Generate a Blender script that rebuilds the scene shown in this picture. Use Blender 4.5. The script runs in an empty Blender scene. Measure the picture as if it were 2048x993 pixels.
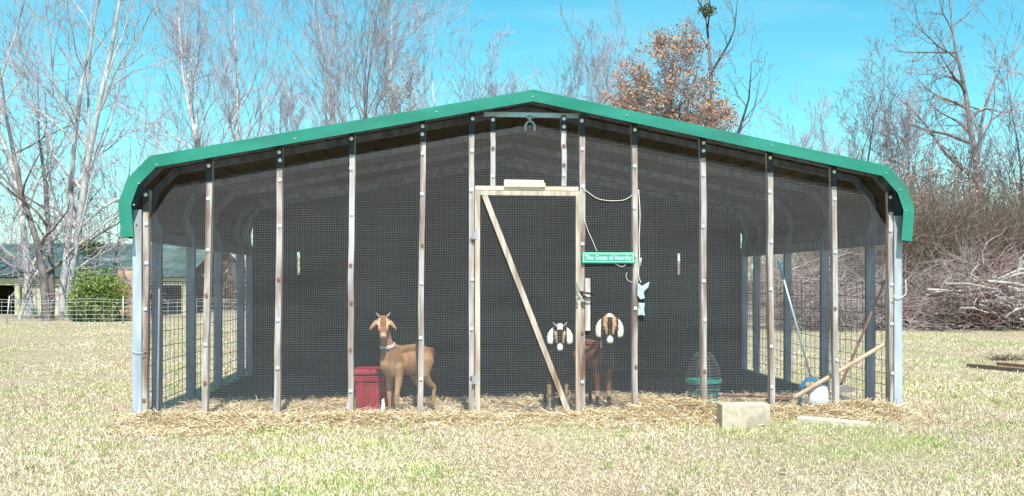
import bpy, math, random
import numpy as np
from mathutils import Vector, Matrix
R = math.radians
rnd = random.Random(7)
rg = np.random.default_rng(11)
scene = bpy.context.scene
col = scene.collection

# ------------------------------------------------------------------ camera, sky, sun, exposure
FPX, CX, CY, TH = 2115.0, 1143.0, 567.0, R(6.57)
CAM = np.array([-0.70, -9.0, 1.15])
cam = bpy.data.objects.new('camera', bpy.data.cameras.new('camera')); col.objects.link(cam)
cam.location = CAM
cam.rotation_euler = (R(90), 0, -TH)
cam.data.lens = 36 * FPX / 2048
cam.data.sensor_width = 36
cam.data.shift_x = -(CX - 1024) / 2048
cam.data.shift_y = (CY - 496.5) / 2048
cam.data.clip_start = 0.05; cam.data.clip_end = 2000
scene.camera = cam
SUN_EL, SUN_AZ = R(56), R(5)          # azimuth measured from straight behind the camera towards the right
sd = Vector((math.sin(SUN_AZ) * math.cos(SUN_EL), -math.cos(SUN_AZ) * math.cos(SUN_EL), math.sin(SUN_EL)))
sun = bpy.data.objects.new('sun', bpy.data.lights.new('sun', 'SUN')); col.objects.link(sun)
sun.rotation_euler = sd.to_track_quat('Z', 'Y').to_euler()
sun.data.energy = 5.0; sun.data.angle = R(0.55); sun.data.color = (1.0, 0.955, 0.89)
w = bpy.data.worlds.new('World'); scene.world = w; w.use_nodes = True
wn = w.node_tree; bg = wn.nodes['Background']
sky = wn.nodes.new('ShaderNodeTexSky'); sky.sky_type = 'NISHITA'; sky.sun_disc = False
sky.sun_elevation = SUN_EL; sky.sun_rotation = math.atan2(sd.x, sd.y)
sky.air_density = 1.0; sky.dust_density = 0.0; sky.ozone_density = 2.5
hs = wn.nodes.new('ShaderNodeHueSaturation')
hs.inputs['Hue'].default_value = 0.478; hs.inputs['Saturation'].default_value = 1.22; hs.inputs['Value'].default_value = 1.0
wn.links.new(sky.outputs[0], hs.inputs['Color']); tint_ = wn.nodes.new('ShaderNodeMixRGB'); tint_.blend_type = 'MULTIPLY'; tint_.inputs[0].default_value = 1; tint_.inputs[2].default_value = (0.66, 1.03, 0.94, 1)
wn.links.new(hs.outputs[0], tint_.inputs[1]); wtc = wn.nodes.new('ShaderNodeTexCoord'); wmp = wn.nodes.new('ShaderNodeMapping'); wmp.inputs['Scale'].default_value = (2.2, 2.2, 13)
wnz = wn.nodes.new('ShaderNodeTexNoise'); wnz.inputs['Scale'].default_value = 2.1; wnz.inputs['Detail'].default_value = 9; wnz.inputs['Distortion'].default_value = .6
wrp = wn.nodes.new('ShaderNodeMapRange'); wrp.inputs[1].default_value = .50; wrp.inputs[2].default_value = .80; wrp.inputs[4].default_value = .16
wmx = wn.nodes.new('ShaderNodeMixRGB'); wmx.inputs[2].default_value = (5.2, 6.6, 7.0, 1)
wn.links.new(wtc.outputs['Generated'], wmp.inputs[0]); wn.links.new(wmp.outputs[0], wnz.inputs['Vector']); wn.links.new(wnz.outputs[0], wrp.inputs[0]); wn.links.new(wrp.outputs[0], wmx.inputs[0])
wn.links.new(tint_.outputs[0], wmx.inputs[1]); wn.links.new(wmx.outputs[0], bg.inputs[0])
bg.inputs[1].default_value = 0.13
vs = scene.view_settings
vs.view_transform = 'Standard'; vs.look = 'None'; vs.gamma = 1; vs.exposure = 0.53; vs.use_curve_mapping = False
scene.cycles.max_bounces = 6
scene.cycles.use_denoising = True

def ray(x, y):
    a, b = (x - CX) / FPX, (CY - y) / FPX
    return np.array([math.sin(TH) + math.cos(TH) * a, math.cos(TH) - math.sin(TH) * a, b])
def at(x, y, Y=0.0):                 # photo pixel -> point in the vertical plane Y
    d = ray(x, y); t = (Y - CAM[1]) / d[1]; return CAM + d * t
def ground(x, y, z=0.0):
    d = ray(x, y); t = (z - CAM[2]) / d[2]; return CAM + d * t
def spot(x, dist, z=0.0):            # pixel column at a distance from the camera
    d = ray(x, CY); p = CAM + d * dist; return np.array([p[0], p[1], z])

# ------------------------------------------------------------------ materials
def mat(name, c1, c2=None, scale=8, rough=0.8, metal=0.0, stretch=(1, 1, 1), bump=0.0, detail=6, lo=0.35, hi=0.65, c3=None, s3=1.0, spec=0.5, trans=0.0):
    m = bpy.data.materials.new(name); m.use_nodes = True
    nt = m.node_tree; b = nt.nodes['Principled BSDF']
    b.inputs['Roughness'].default_value = rough; b.inputs['Metallic'].default_value = metal
    b.inputs['Specular IOR Level'].default_value = spec
    tc = nt.nodes.new('ShaderNodeTexCoord'); mp = nt.nodes.new('ShaderNodeMapping')
    mp.inputs['Scale'].default_value = stretch
    nt.links.new(tc.outputs['Object'], mp.inputs[0])
    nz = nt.nodes.new('ShaderNodeTexNoise'); nz.inputs['Scale'].default_value = scale; nz.inputs['Detail'].default_value = detail
    nt.links.new(mp.outputs[0], nz.inputs['Vector'])
    rp = nt.nodes.new('ShaderNodeValToRGB')
    rp.color_ramp.elements[0].position = lo; rp.color_ramp.elements[1].position = hi
    rp.color_ramp.elements[0].color = (*c1, 1); rp.color_ramp.elements[1].color = (*(c2 or c1), 1)
    nt.links.new(nz.outputs[0], rp.inputs[0])
    out = rp.outputs[0]
    if c3:
        n2 = nt.nodes.new('ShaderNodeTexNoise'); n2.inputs['Scale'].default_value = s3; n2.inputs['Detail'].default_value = 4
        nt.links.new(mp.outputs[0], n2.inputs['Vector'])
        r2 = nt.nodes.new('ShaderNodeValToRGB'); r2.color_ramp.elements[0].position = 0.52; r2.color_ramp.elements[1].position = 0.68
        nt.links.new(n2.outputs[0], r2.inputs[0])
        mx = nt.nodes.new('ShaderNodeMixRGB'); mx.inputs[2].default_value = (*c3, 1)
        nt.links.new(r2.outputs[0], mx.inputs[0]); nt.links.new(out, mx.inputs[1]); out = mx.outputs[0]
    nt.links.new(out, b.inputs['Base Color'])
    if bump:
        bp = nt.nodes.new('ShaderNodeBump'); bp.inputs['Strength'].default_value = bump; bp.inputs['Distance'].default_value = 0.01
        nt.links.new(nz.outputs[0], bp.inputs['Height']); nt.links.new(bp.outputs[0], b.inputs['Normal'])
    return m
def attr_mat(name, attr='tint', rough=0.8, spec=0.3, trans=0.0):
    m = bpy.data.materials.new(name); m.use_nodes = True
    nt = m.node_tree; b = nt.nodes['Principled BSDF']
    a = nt.nodes.new('ShaderNodeAttribute'); a.attribute_name = attr
    tc = nt.nodes.new('ShaderNodeTexCoord')
    nz = nt.nodes.new('ShaderNodeTexNoise'); nz.inputs['Scale'].default_value = 60; nt.links.new(tc.outputs['Object'], nz.inputs[0])
    mr = nt.nodes.new('ShaderNodeMapRange'); mr.inputs[3].default_value = 0.75; mr.inputs[4].default_value = 1.25
    nt.links.new(nz.outputs[0], mr.inputs[0])
    mx = nt.nodes.new('ShaderNodeVectorMath'); mx.operation = 'SCALE'
    nt.links.new(a.outputs['Color'], mx.inputs[0]); nt.links.new(mr.outputs[0], mx.inputs['Scale'])
    nt.links.new(mx.outputs[0], b.inputs['Base Color'])
    b.inputs['Roughness'].default_value = rough; b.inputs['Specular IOR Level'].default_value = spec
    return m

M = {}
M['green_steel'] = mat('green_painted_steel', (0.014, 0.20, 0.135), (0.03, 0.255, 0.185), 2.2, 0.36, 0, (1, 1, 2.5), c3=(0.035, 0.17, 0.125), s3=1.7, spec=0.5)
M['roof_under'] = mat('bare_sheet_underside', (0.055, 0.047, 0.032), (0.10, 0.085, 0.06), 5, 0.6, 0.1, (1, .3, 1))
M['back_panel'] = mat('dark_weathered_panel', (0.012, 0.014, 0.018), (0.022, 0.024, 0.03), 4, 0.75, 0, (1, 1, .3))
M['galv'] = mat('galvanised_steel', (0.36, 0.42, 0.49), (0.54, 0.60, 0.67), 12, 0.45, 0.2, (1, 1, .2), c3=(0.30,0.29,0.28), s3=5)
M['galv_dark'] = mat('galvanised_tube_weathered', (0.10, 0.12, 0.16), (0.20, 0.23, 0.30), 14, 0.5, 0.2, (1, 1, .2))
M['wire'] = mat('galvanised_mesh_wire', (0.38, 0.38, 0.40), (0.46, 0.46, 0.48), 3, 0.5, 0.15, (.6, 1, 3), c3=(0.33, 0.32, 0.32), s3=1.2)
M['dark_wire'] = mat('dark_wire', (0.03, 0.03, 0.035), (0.06, 0.05, 0.05), 20, 0.6, 0.3)
M['stud'] = mat('weathered_stud_wood', (0.33, 0.24, 0.19), (0.62, 0.57, 0.55), 9, 0.85, 0, (3, 3, .35), 0.4, c3=(0.20, 0.10, 0.06), s3=3.0, lo=.3, hi=.62)
M['stud_grey'] = mat('grey_stud_wood', (0.40, 0.35, 0.32), (0.66, 0.63, 0.62), 7, 0.85, 0, (3, 3, .3), 0.4, c3=(0.30, 0.22, 0.18), s3=2.0, lo=.3, hi=.62)
M['stud_brown'] = mat('stained_stud_wood', (0.28, 0.17, 0.12), (0.60, 0.53, 0.49), 6, 0.85, 0, (3, 3, .5), 0.4, c3=(0.18, 0.08, 0.05), s3=2.4, lo=.3, hi=.62)
M['door_wood'] = mat('door_pine', (0.38, 0.29, 0.22), (0.60, 0.52, 0.45), 9, 0.8, 0, (3, 3, .4), 0.3, c3=(0.26, 0.17, 0.11), s3=2.5, lo=.3, hi=.6)
M['pale_wood'] = mat('pale_new_pine', (0.60, 0.49, 0.37), (0.74, 0.65, 0.53), 6, 0.75, 0, (1, 3, 6), 0.2)
M['handle_wood'] = mat('smooth_handle_wood', (0.52, 0.36, 0.22), (0.70, 0.52, 0.35), 14, 0.6, 0, (1, 1, 1), 0.1)
M['brown_handle'] = mat('red_brown_handle', (0.16, 0.07, 0.05), (0.28, 0.13, 0.09), 10, 0.6)
M['washer_steel'] = mat('bright_washer_steel', (0.72, 0.74, 0.76), (0.82, 0.84, 0.86), 30, 0.4, 0.2)
M['washer_rust'] = mat('rusty_washer', (0.16, 0.07, 0.04), (0.35, 0.18, 0.12), 60, 0.8)
M['red'] = mat('red_plastic', (0.26, 0.014, 0.026), (0.36, 0.03, 0.045), 9, 0.45, 0, (1, 1, 1))
M['white_pl'] = mat('white_plastic', (0.75, 0.76, 0.78), (0.85, 0.85, 0.86), 12, 0.6)
M['blue_pl'] = mat('blue_plastic', (0.02, 0.22, 0.42), (0.03, 0.28, 0.50), 12, 0.45)
M['blue_rag'] = mat('pale_blue_plastic', (0.40, 0.62, 0.72), (0.60, 0.78, 0.86), 30, 0.5)
M['alu'] = mat('blue_grey_tube', (0.42, 0.52, 0.60), (0.52, 0.62, 0.70), 12, 0.35, 0.3)
M['black_pl'] = mat('black_plastic', (0.012, 0.012, 0.014), (0.02, 0.02, 0.022), 12, 0.35)
M['grey_metal'] = mat('dull_grey_metal', (0.35, 0.37, 0.40), (0.5, 0.5, 0.52), 20, 0.5, 0.4)
M['blade'] = mat('worn_shovel_blade', (0.45, 0.43, 0.44), (0.65, 0.63, 0.64), 20, 0.45, 0.3)
M['twine'] = mat('white_twine', (0.68, 0.64, 0.55), (0.78, 0.74, 0.66), 60, 0.9)
M['sign'] = mat('sign_green', (0.02, 0.36, 0.22), (0.03, 0.40, 0.25), 5, 0.4)
M['sign_edge'] = mat('sign_pale_line', (0.62, 0.80, 0.72), (0.70, 0.85, 0.78), 5, 0.4)
M['feeder_green'] = mat('green_feeder_plastic', (0.01, 0.26, 0.20), (0.02, 0.34, 0.26), 12, 0.4)
M['feeder_wire'] = mat('coated_feeder_wire', (0.035, 0.055, 0.05), (0.09, 0.11, 0.105), 12, 0.5)
M['concrete'] = mat('pale_concrete', (0.50, 0.41, 0.32), (0.60, 0.51, 0.41), 22, 0.95, 0, (1, 1, 1), 0.5, c3=(0.36, 0.31, 0.25), s3=6)
M['old_timber'] = mat('old_dark_timber', (0.07, 0.05, 0.04), (0.20, 0.14, 0.10), 10, 0.9, 0, (.3, 3, 3), 0.4)
M['shed_roof'] = mat('faded_green_sheet', (0.035, 0.07, 0.055), (0.085, 0.14, 0.125), 1.3, 0.6, 0, (1, 1, 1), c3=(0.13, 0.20, 0.20), s3=.8)
M['cream'] = mat('cream_painted_wood', (0.55, 0.50, 0.33), (0.66, 0.60, 0.42), 3, 0.8)
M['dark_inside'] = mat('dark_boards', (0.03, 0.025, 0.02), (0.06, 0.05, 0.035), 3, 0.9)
M['bark_pale'] = mat('pale_bark', (0.42, 0.40, 0.39), (0.68, 0.66, 0.65), 3.5, 0.9, 0, (1, 1, .5), 0.5, c3=(0.13, 0.10, 0.10), s3=1.6)
M['twig_pale'] = mat('pale_twig', (0.42, 0.34, 0.39), (0.62, 0.54, 0.60), 2.0, 0.9, c3=(0.26, 0.19, 0.22), s3=1.0)
M['bark_dark'] = mat('dark_bark', (0.09, 0.075, 0.07), (0.24, 0.205, 0.19), 4, 0.9, 0, (1, 1, .5), 0.5)
M['twig_dark'] = mat('dark_twig', (0.24, 0.19, 0.20), (0.44, 0.36, 0.38), 2.0, 0.9)
M['twig_brown'] = mat('brown_cane', (0.19, 0.135, 0.095), (0.36, 0.28, 0.22), 1.2, 0.9, c3=(0.28, 0.17, 0.155), s3=.7)
M['brush'] = mat('grey_pink_brush', (0.28, 0.205, 0.19), (0.52, 0.43, 0.40), 1.5, 0.9, c3=(0.22, 0.11, 0.10), s3=.8)
M['branch_pale'] = mat('bleached_branch', (0.45, 0.40, 0.36), (0.6, 0.55, 0.5), 4, 0.9)
M['oak_leaf'] = mat('dry_oak_leaf', (0.32, 0.145, 0.065), (0.60, 0.35, 0.20), 5, 0.8, lo=.4, hi=.6)
M['litter_leaf'] = mat('leaf_litter', (0.22, 0.155, 0.11), (0.42, 0.32, 0.25), 3, 0.9)
M['bush_leaf'] = mat('evergreen_leaf', (0.09, 0.15, 0.025), (0.27, 0.34, 0.08), 3, 0.6)
M['mistle'] = mat('mistletoe_leaf', (0.07, 0.09, 0.02), (0.13, 0.15, 0.04), 3, 0.8)
M['brown_bale'] = mat('weathered_hay', (0.26, 0.16, 0.09), (0.42, 0.28, 0.17), 9, 0.95, bump=.6)
M['net'] = mat('white_netting', (0.46, 0.46, 0.45), (0.6, 0.6, 0.58), 9, 0.7)
M['horn'] = mat('horn', (0.28, 0.24, 0.20), (0.42, 0.38, 0.34), 40, 0.5)
M['eye'] = mat('eye_dark', (0.01, 0.008, 0.006), (0.02, 0.015, 0.01), 40, 0.15)
M['hoof'] = mat('hoof', (0.03, 0.025, 0.02), (0.06, 0.05, 0.04), 40, 0.5)
M['collar'] = mat('pale_collar', (0.62, 0.50, 0.48), (0.75, 0.66, 0.62), 40, 0.7)
M['dead_leaf'] = mat('fallen_leaf', (0.20, 0.08, 0.04), (0.30, 0.14, 0.07), 30, 0.8)
M['coat'] = attr_mat('goat_coat', rough=0.85, spec=0.2)
M['grass'] = attr_mat('grass_blades', rough=0.75, spec=0.25)
M['hay'] = attr_mat('hay_strands', rough=0.8, spec=0.2)

# ground: straw coloured dormant lawn with greener patches
g = bpy.data.materials.new('dormant_lawn'); g.use_nodes = True
nt = g.node_tree; b = nt.nodes['Principled BSDF']; b.inputs['Roughness'].default_value = 0.95; b.inputs['Specular IOR Level'].default_value = .1
tc = nt.nodes.new('ShaderNodeTexCoord')
def gn(s, det, ramp):
    n = nt.nodes.new('ShaderNodeTexNoise'); n.inputs['Scale'].default_value = s; n.inputs['Detail'].default_value = det
    nt.links.new(tc.outputs['Object'], n.inputs['Vector'])
    r = nt.nodes.new('ShaderNodeValToRGB'); nt.links.new(n.outputs[0], r.inputs[0])
    for e, (p, c) in zip(r.color_ramp.elements, ramp): e.position = p; e.color = (*c, 1)
    return n, r
n1, r1 = gn(22, 10, ((0.3, (0.25, 0.185, 0.11)), (0.68, (0.56, 0.46, 0.32))))
n2, r2 = gn(0.55, 5, ((0.50, (0, 0, 0)), (0.66, (1, 1, 1))))
n3, r3 = gn(140, 4, ((0.35, (0.55, 0.55, 0.55)), (0.65, (1.25, 1.25, 1.25))))
mx = nt.nodes.new('ShaderNodeMixRGB'); mx.inputs[2].default_value = (0.34, 0.38, 0.16, 1)
ml = nt.nodes.new('ShaderNodeMath'); ml.operation = 'MULTIPLY'; ml.inputs[1].default_value = 0.5
nt.links.new(r2.outputs[0], ml.inputs[0]); nt.links.new(ml.outputs[0], mx.inputs[0]); nt.links.new(r1.outputs[0], mx.inputs[1])
m2 = nt.nodes.new('ShaderNodeMixRGB'); m2.blend_type = 'MULTIPLY'; m2.inputs[0].default_value = 1
nt.links.new(mx.outputs[0], m2.inputs[1]); nt.links.new(r3.outputs[0], m2.inputs[2]); nt.links.new(m2.outputs[0], b.inputs['Base Color'])
bp = nt.nodes.new('ShaderNodeBump'); bp.inputs['Strength'].default_value = 0.8; bp.inputs['Distance'].default_value = 0.02
nt.links.new(n1.outputs[0], bp.inputs['Height']); nt.links.new(bp.outputs[0], b.inputs['Normal'])
M['ground'] = g

# ------------------------------------------------------------------ mesh helpers
def link(o, parent=None):
    col.objects.link(o)
    if parent is not None: o.parent = parent
    return o
def mesh_np(name, V, F, material, parent=None, smooth=False, tint=None, loc=None):
    V = np.asarray(V, dtype=np.float32).reshape(-1, 3); F = np.asarray(F, dtype=np.int32)
    me = bpy.data.meshes.new(name)
    k = F.shape[1]
    me.vertices.add(len(V)); me.loops.add(F.size); me.polygons.add(len(F))
    me.vertices.foreach_set('co', V.ravel())
    me.loops.foreach_set('vertex_index', F.ravel())
    me.polygons.foreach_set('loop_start', np.arange(0, F.size, k, dtype=np.int32))
    me.polygons.foreach_set('loop_total', np.full(len(F), k, dtype=np.int32))
    if smooth: me.polygons.foreach_set('use_smooth', np.ones(len(F), dtype=bool))
    me.update(calc_edges=True)
    if tint is not None:
        a = me.color_attributes.new('tint', 'FLOAT_COLOR', 'POINT')
        c = np.ones((len(V), 4), dtype=np.float32); c[:, :3] = tint
        a.data.foreach_set('color', c.ravel())
    me.materials.append(material)
    o = bpy.data.objects.new(name, me)
    if loc is not None: o.location = loc
    return link(o, parent)
class MB:
    def __init__(s): s.v = []; s.f = []; s.m = []
    def add(s, vs_, fs, mi=0):
        n = len(s.v); s.v += [tuple(map(float, v)) for v in vs_]; s.f += [tuple(i + n for i in f) for f in fs]; s.m += [mi] * len(fs)
        return s
    def box(s, x0, x1, y0, y1, z0, z1, mi=0):
        return s.add([(x0,y0,z0),(x1,y0,z0),(x1,y1,z0),(x0,y1,z0),(x0,y0,z1),(x1,y0,z1),(x1,y1,z1),(x0,y1,z1)],
                     [(0,3,2,1),(4,5,6,7),(0,1,5,4),(1,2,6,5),(2,3,7,6),(3,0,4,7)], mi)
    def bar(s, a, b, wx, wy, up=(0,0,1), mi=0):     # rectangular bar from a to b; wx along (dir x up), wy along the other
        a = np.array(a, float); b = np.array(b, float); d = b - a; d /= np.linalg.norm(d)
        u = np.cross(d, up); u /= np.linalg.norm(u); v = np.cross(u, d)
        P = []
        for p in (a, b):
            for i, j in ((-1,-1),(1,-1),(1,1),(-1,1)): P.append(p + u * wx/2 * i + v * wy/2 * j)
        return s.add(P, [(0,1,2,3),(7,6,5,4),(0,4,5,1),(1,5,6,2),(2,6,7,3),(3,7,4,0)], mi)
    def tube(s, pts, rad, n=8, mi=0, closed=False, cap=True):
        pts = [np.array(p, float) for p in pts]; N = len(pts)
        if not hasattr(rad, '__len__'): rad = [rad] * N
        prev = None; base = len(s.v); V = []
        for i, p in enumerate(pts):
            if closed: t = pts[(i+1) % N] - pts[i-1]
            else: t = pts[min(i+1, N-1)] - pts[max(i-1, 0)]
            t = t / (np.linalg.norm(t) + 1e-12)
            if prev is None:
                r = np.array([0,0,1.]) if abs(t[2]) < .9 else np.array([1.,0,0]); u = np.cross(t, r)
            else: u = prev - t * np.dot(prev, t)
            u /= np.linalg.norm(u) + 1e-12; v = np.cross(t, u); prev = u
            for k in range(n):
                a = 2*math.pi*k/n; V.append(p + rad[i]*(math.cos(a)*u + math.sin(a)*v))
        F = []
        for i in range(N if closed else N-1):
            j = (i+1) % N
            for k in range(n): F.append((i*n+k, i*n+(k+1)%n, j*n+(k+1)%n, j*n+k))
        if cap and not closed: F.append(tuple(range(n))[::-1]); F.append(tuple((N-1)*n+k for k in range(n)))
        return s.add(V, F, mi)
    def prism(s, poly, p0, ax, ay, n_, th, mi=0):   # polygon (2d) in frame p0,ax,ay extruded along n_ by th
        p0, ax, ay, n_ = (np.array(q, float) for q in (p0, ax, ay, n_)); k = len(poly)
        A = [p0 + ax*x + ay*y for x, y in poly]; B = [p + n_*th for p in A]
        F = [tuple(range(k)), tuple(range(k, 2*k))[::-1]] + [(i, i+k, (i+1)%k+k, (i+1)%k) for i in range(k)]
        return s.add(A + B, F, mi)
    def build(s, name, mats, parent=None, smooth=False, bevel=0, loc=None):
        me = bpy.data.meshes.new(name); V = s.v
        if loc is not None: V = [(x-loc[0], y-loc[1], z-loc[2]) for x, y, z in V]
        me.from_pydata(V, [], s.f)
        for m in (mats if isinstance(mats, (list, tuple)) else [mats]): me.materials.append(m)
        me.polygons.foreach_set('material_index', s.m)
        if smooth: me.polygons.foreach_set('use_smooth', [True]*len(s.f))
        me.update()
        o = bpy.data.objects.new(name, me)
        if loc is not None: o.location = loc
        link(o, parent)
        if bevel:
            bv = o.modifiers.new('bevel', 'BEVEL'); bv.width = bevel; bv.segments = 2; bv.limit_method = 'ANGLE'
        return o
def tag(o, label=None, cat=None, group=None, kind=None):
    if label: o['label'] = label
    if cat: o['category'] = cat
    if group: o['group'] = group
    if kind: o['kind'] = kind
    return o
def empty(name, loc, label, cat, group=None):
    o = bpy.data.objects.new(name, None); o.location = [float(v) for v in loc]; o.empty_display_size = .1; link(o)
    return tag(o, label, cat, group)

def tubes_np(polys, sides):      # polys: list of (pts (n,3), radii (n)) -> V, F
    groups = {}
    for P, r in polys: groups.setdefault(len(P), []).append((P, r))
    Vs, Fs, off = [], [], 0
    for n, L in groups.items():
        P = np.array([a for a, _ in L]); r = np.array([b_ for _, b_ in L]); N = len(L)
        T = np.gradient(P, axis=1); T /= np.linalg.norm(T, axis=2, keepdims=True) + 1e-9
        ref = np.array([0.31, 0.84, 0.12]); u = np.cross(T, ref); u /= np.linalg.norm(u, axis=2, keepdims=True) + 1e-9
        v = np.cross(T, u)
        a = np.arange(sides) * 2 * math.pi / sides
        ring = P[:, :, None] + r[:, :, None, None] * (np.cos(a)[None, None, :, None] * u[:, :, None] + np.sin(a)[None, None, :, None] * v[:, :, None])
        Vs.append(ring.reshape(-1, 3))
        i = np.arange(N)[:, None, None] * n * sides + np.arange(n - 1)[None, :, None] * sides
        k = np.arange(sides)[None, None, :]; k2 = (k + 1) % sides
        Fs.append(np.stack([i + k, i + k2, i + sides + k2, i + sides + k], -1).reshape(-1, 4) + off); off += N * n * sides
    return np.concatenate(Vs), np.concatenate(Fs)

# ------------------------------------------------------------------ ground
def smooth_noise(x, y, s, seed=0):
    v = 0
    for k, (fx, fy, ph) in enumerate(((1,.3,0),( -.6,1.1,2),(.7,-1.3,4),(2.1,.9,1),(-1.7,2.3,3))):
        v = v + np.sin((x*fx + y*fy)*s + ph + seed*1.7*(k+1)) / (1+.35*k)
    return v / 3.2
gx = np.concatenate([np.linspace(-600, -16, 14), np.linspace(-15, 16, 90), np.linspace(17, 600, 14)])
gy = np.concatenate([np.linspace(-60, -10, 6), np.linspace(-9, 30, 110), np.linspace(32, 900, 18)])
GX, GY = np.meshgrid(gx, gy)
near = np.clip(1 - np.maximum(np.abs(GX) - 13, 0)/3, 0, 1) * np.clip((28-GY)/4, 0, 1)
inpen = (np.abs(GX) < 4.2) & (GY > -1.2) & (GY < 6)
GZ = smooth_noise(GX, GY, .9) * .018 * near; GZ = np.where(inpen, GZ*.2, GZ)
V = np.stack([GX, GY, GZ], -1).reshape(-1, 3); ny, nx = GX.shape
I = np.arange((ny-1)*(nx-1)); ii, jj = I // (nx-1), I % (nx-1)
F = np.stack([ii*nx+jj, ii*nx+jj+1, (ii+1)*nx+jj+1, (ii+1)*nx+jj], -1)
go = mesh_np('ground', V, F, M['ground'], smooth=True); tag(go, kind='structure')

# grass blades
def blades(n, X, Y, h, wd, colr, zb=0.0, lean=0.9):
    az = rg.uniform(0, 2*math.pi, n); ln = rg.uniform(.15, 1.25, n)*lean
    d = np.stack([np.cos(az)*np.sin(ln), np.sin(az)*np.sin(ln), np.cos(ln)], -1)
    sd_ = np.stack([-np.sin(az+rg.uniform(-1,1,n)), np.cos(az), np.zeros(n)], -1)
    B = np.stack([X, Y, np.full(n, zb) if np.isscalar(zb) else zb], -1)
    mid = B + d*(h*.55)[:, None]; d2 = d + np.stack([np.cos(az)*.5, np.sin(az)*.5, -.35*np.ones(n)], -1); tip = mid + d2*(h*.5)[:, None]
    s = sd_*(wd/2)[:, None]
    V = np.stack([B-s, B+s, mid+s*.8, mid-s*.8, tip], 1).reshape(-1, 3)
    k = np.arange(n)[:, None]*5
    F = np.concatenate([k+np.array([[0,1,2]]), k+np.array([[0,2,3]]), k+np.array([[3,2,4]])])
    C = np.repeat(colr, 5, axis=0)
    return V, F, C
N = 560000
dist = 4.6*np.exp(rg.uniform(0, 1, N)**1.15*math.log(36/4.6))
lat = rg.uniform(-.62, .62, N)*dist
X = CAM[0] + dist*math.sin(TH) + lat; Y = CAM[1] + dist*math.cos(TH)
keep = ~((np.abs(X) < 3.2) & (Y > -.02) & (Y < 4.9)) & (Y < 24)
X, Y, dist = X[keep], Y[keep], dist[keep]; N = len(X)
gp = smooth_noise(X, Y, 1.7, 3) + .6*smooth_noise(X, Y, 5.3, 5) + .45*rg.normal(0, 1, N)
pal_dry = np.array([[.84,.74,.54],[.77,.65,.43],[.64,.52,.33],[.90,.84,.72],[.36,.26,.15],[.78,.69,.46]])
c = pal_dry[rg.integers(0, 6, N)]*rg.uniform(.8, 1.08, N)[:, None]
pal_g = np.array([[.38,.49,.14],[.56,.58,.24],[.24,.38,.08]])
worn = np.exp(-(((X-.05-.1*np.sin(Y))/.55)**2))*(Y < -.1)
c = c*(1-.5*worn[:,None]) + np.array([[.62,.50,.33]])*.5*worn[:,None]
green = (gp - .8*worn) > .44
c[green] = (pal_g[rg.integers(0, 3, N)]*rg.uniform(.8, 1.15, N)[:, None])[green]
h = (1-.45*worn)*rg.uniform(.010, .042, N)*(1+.35*smooth_noise(X, Y, 4.1, 21))*(1+.2*green)*np.where(rg.uniform(0,1,N)>.97,1.7,1); wd = (.0016 + dist*.00033)*rg.uniform(.6, 1.4, N)
c *= (1 + .22*smooth_noise(X, Y, .8, 9) + .10*smooth_noise(X, Y, 3.1, 12))[:, None]
Vg, Fg, Cg = blades(N, X, Y, h, wd, c, lean=1.15)
nt_ = 420; tx = rg.uniform(-7, 8, nt_); ty = rg.uniform(-4.2, 6, nt_); kk = ~((np.abs(tx) < 3.5) & (ty > -.35)); tx, ty = tx[kk], ty[kk]; nt_ = len(tx)
bx_ = np.repeat(tx, 22)+rg.normal(0,.022,nt_*22); by_ = np.repeat(ty, 22)+rg.normal(0,.022,nt_*22); nb_ = len(bx_)
tc_ = np.where((np.repeat(rg.uniform(0,1,nt_),22) < .6)[:,None], np.array([[.30,.42,.12]]), np.array([[.66,.58,.36]]))*rg.uniform(.7,1.15,nb_)[:,None]
V2, F2, C2 = blades(nb_, bx_, by_, rg.uniform(.03,.085,nb_), np.full(nb_,.0042), tc_, lean=.75)
Fg = np.concatenate([Fg, F2+len(Vg)]); Vg = np.concatenate([Vg, V2]); Cg = np.concatenate([Cg, C2])
gr = mesh_np('grass', Vg, Fg, M['grass'], tint=Cg); tag(gr, 'short dormant straw coloured grass with green tufts', 'grass', kind='stuff')

# ------------------------------------------------------------------ the shelter
W2, DEP = 3.25, 4.90
shelter = empty('goat_shelter', (0, 2.4, 0), 'wide open-fronted goat shelter with green metal roof edge and mesh front', 'goat shelter')
def part(mb, name, m, **k):
    par = k.pop('parent', None)
    if par is None:
        o = mb.build(name, m, None, **k); o.parent = shelter; o.matrix_parent_inverse = Matrix.Translation((0, -2.4, 0))
    else:
        o = mb.build(name, m, None, **k); o.parent = par
    return o
FY = -0.125
prof = [(-3.315,1.52),(-3.335,1.80),(-3.27,1.985),(-3.10,2.165),(0,2.765)]
prof = prof + [(-x, z) for x, z in prof[-2::-1]]
def offset(poly, d):
    out = []
    for i in range(len(poly)):
        a = np.array(poly[max(i-1,0)]); b_ = np.array(poly[i]); c_ = np.array(poly[min(i+1,len(poly)-1)])
        n = np.zeros(2)
        t1 = (b_-a)/(np.linalg.norm(b_-a)+1e-9) if i > 0 else None
        t2 = (c_-b_)/(np.linalg.norm(c_-b_)+1e-9) if i < len(poly)-1 else None
        ns = [np.array([t[1], -t[0]]) for t in (t1, t2) if t is not None]
        n = sum(ns)/len(ns); n /= np.dot(n, ns[0])
        out.append(tuple(b_ + n*d))
    return out
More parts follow.
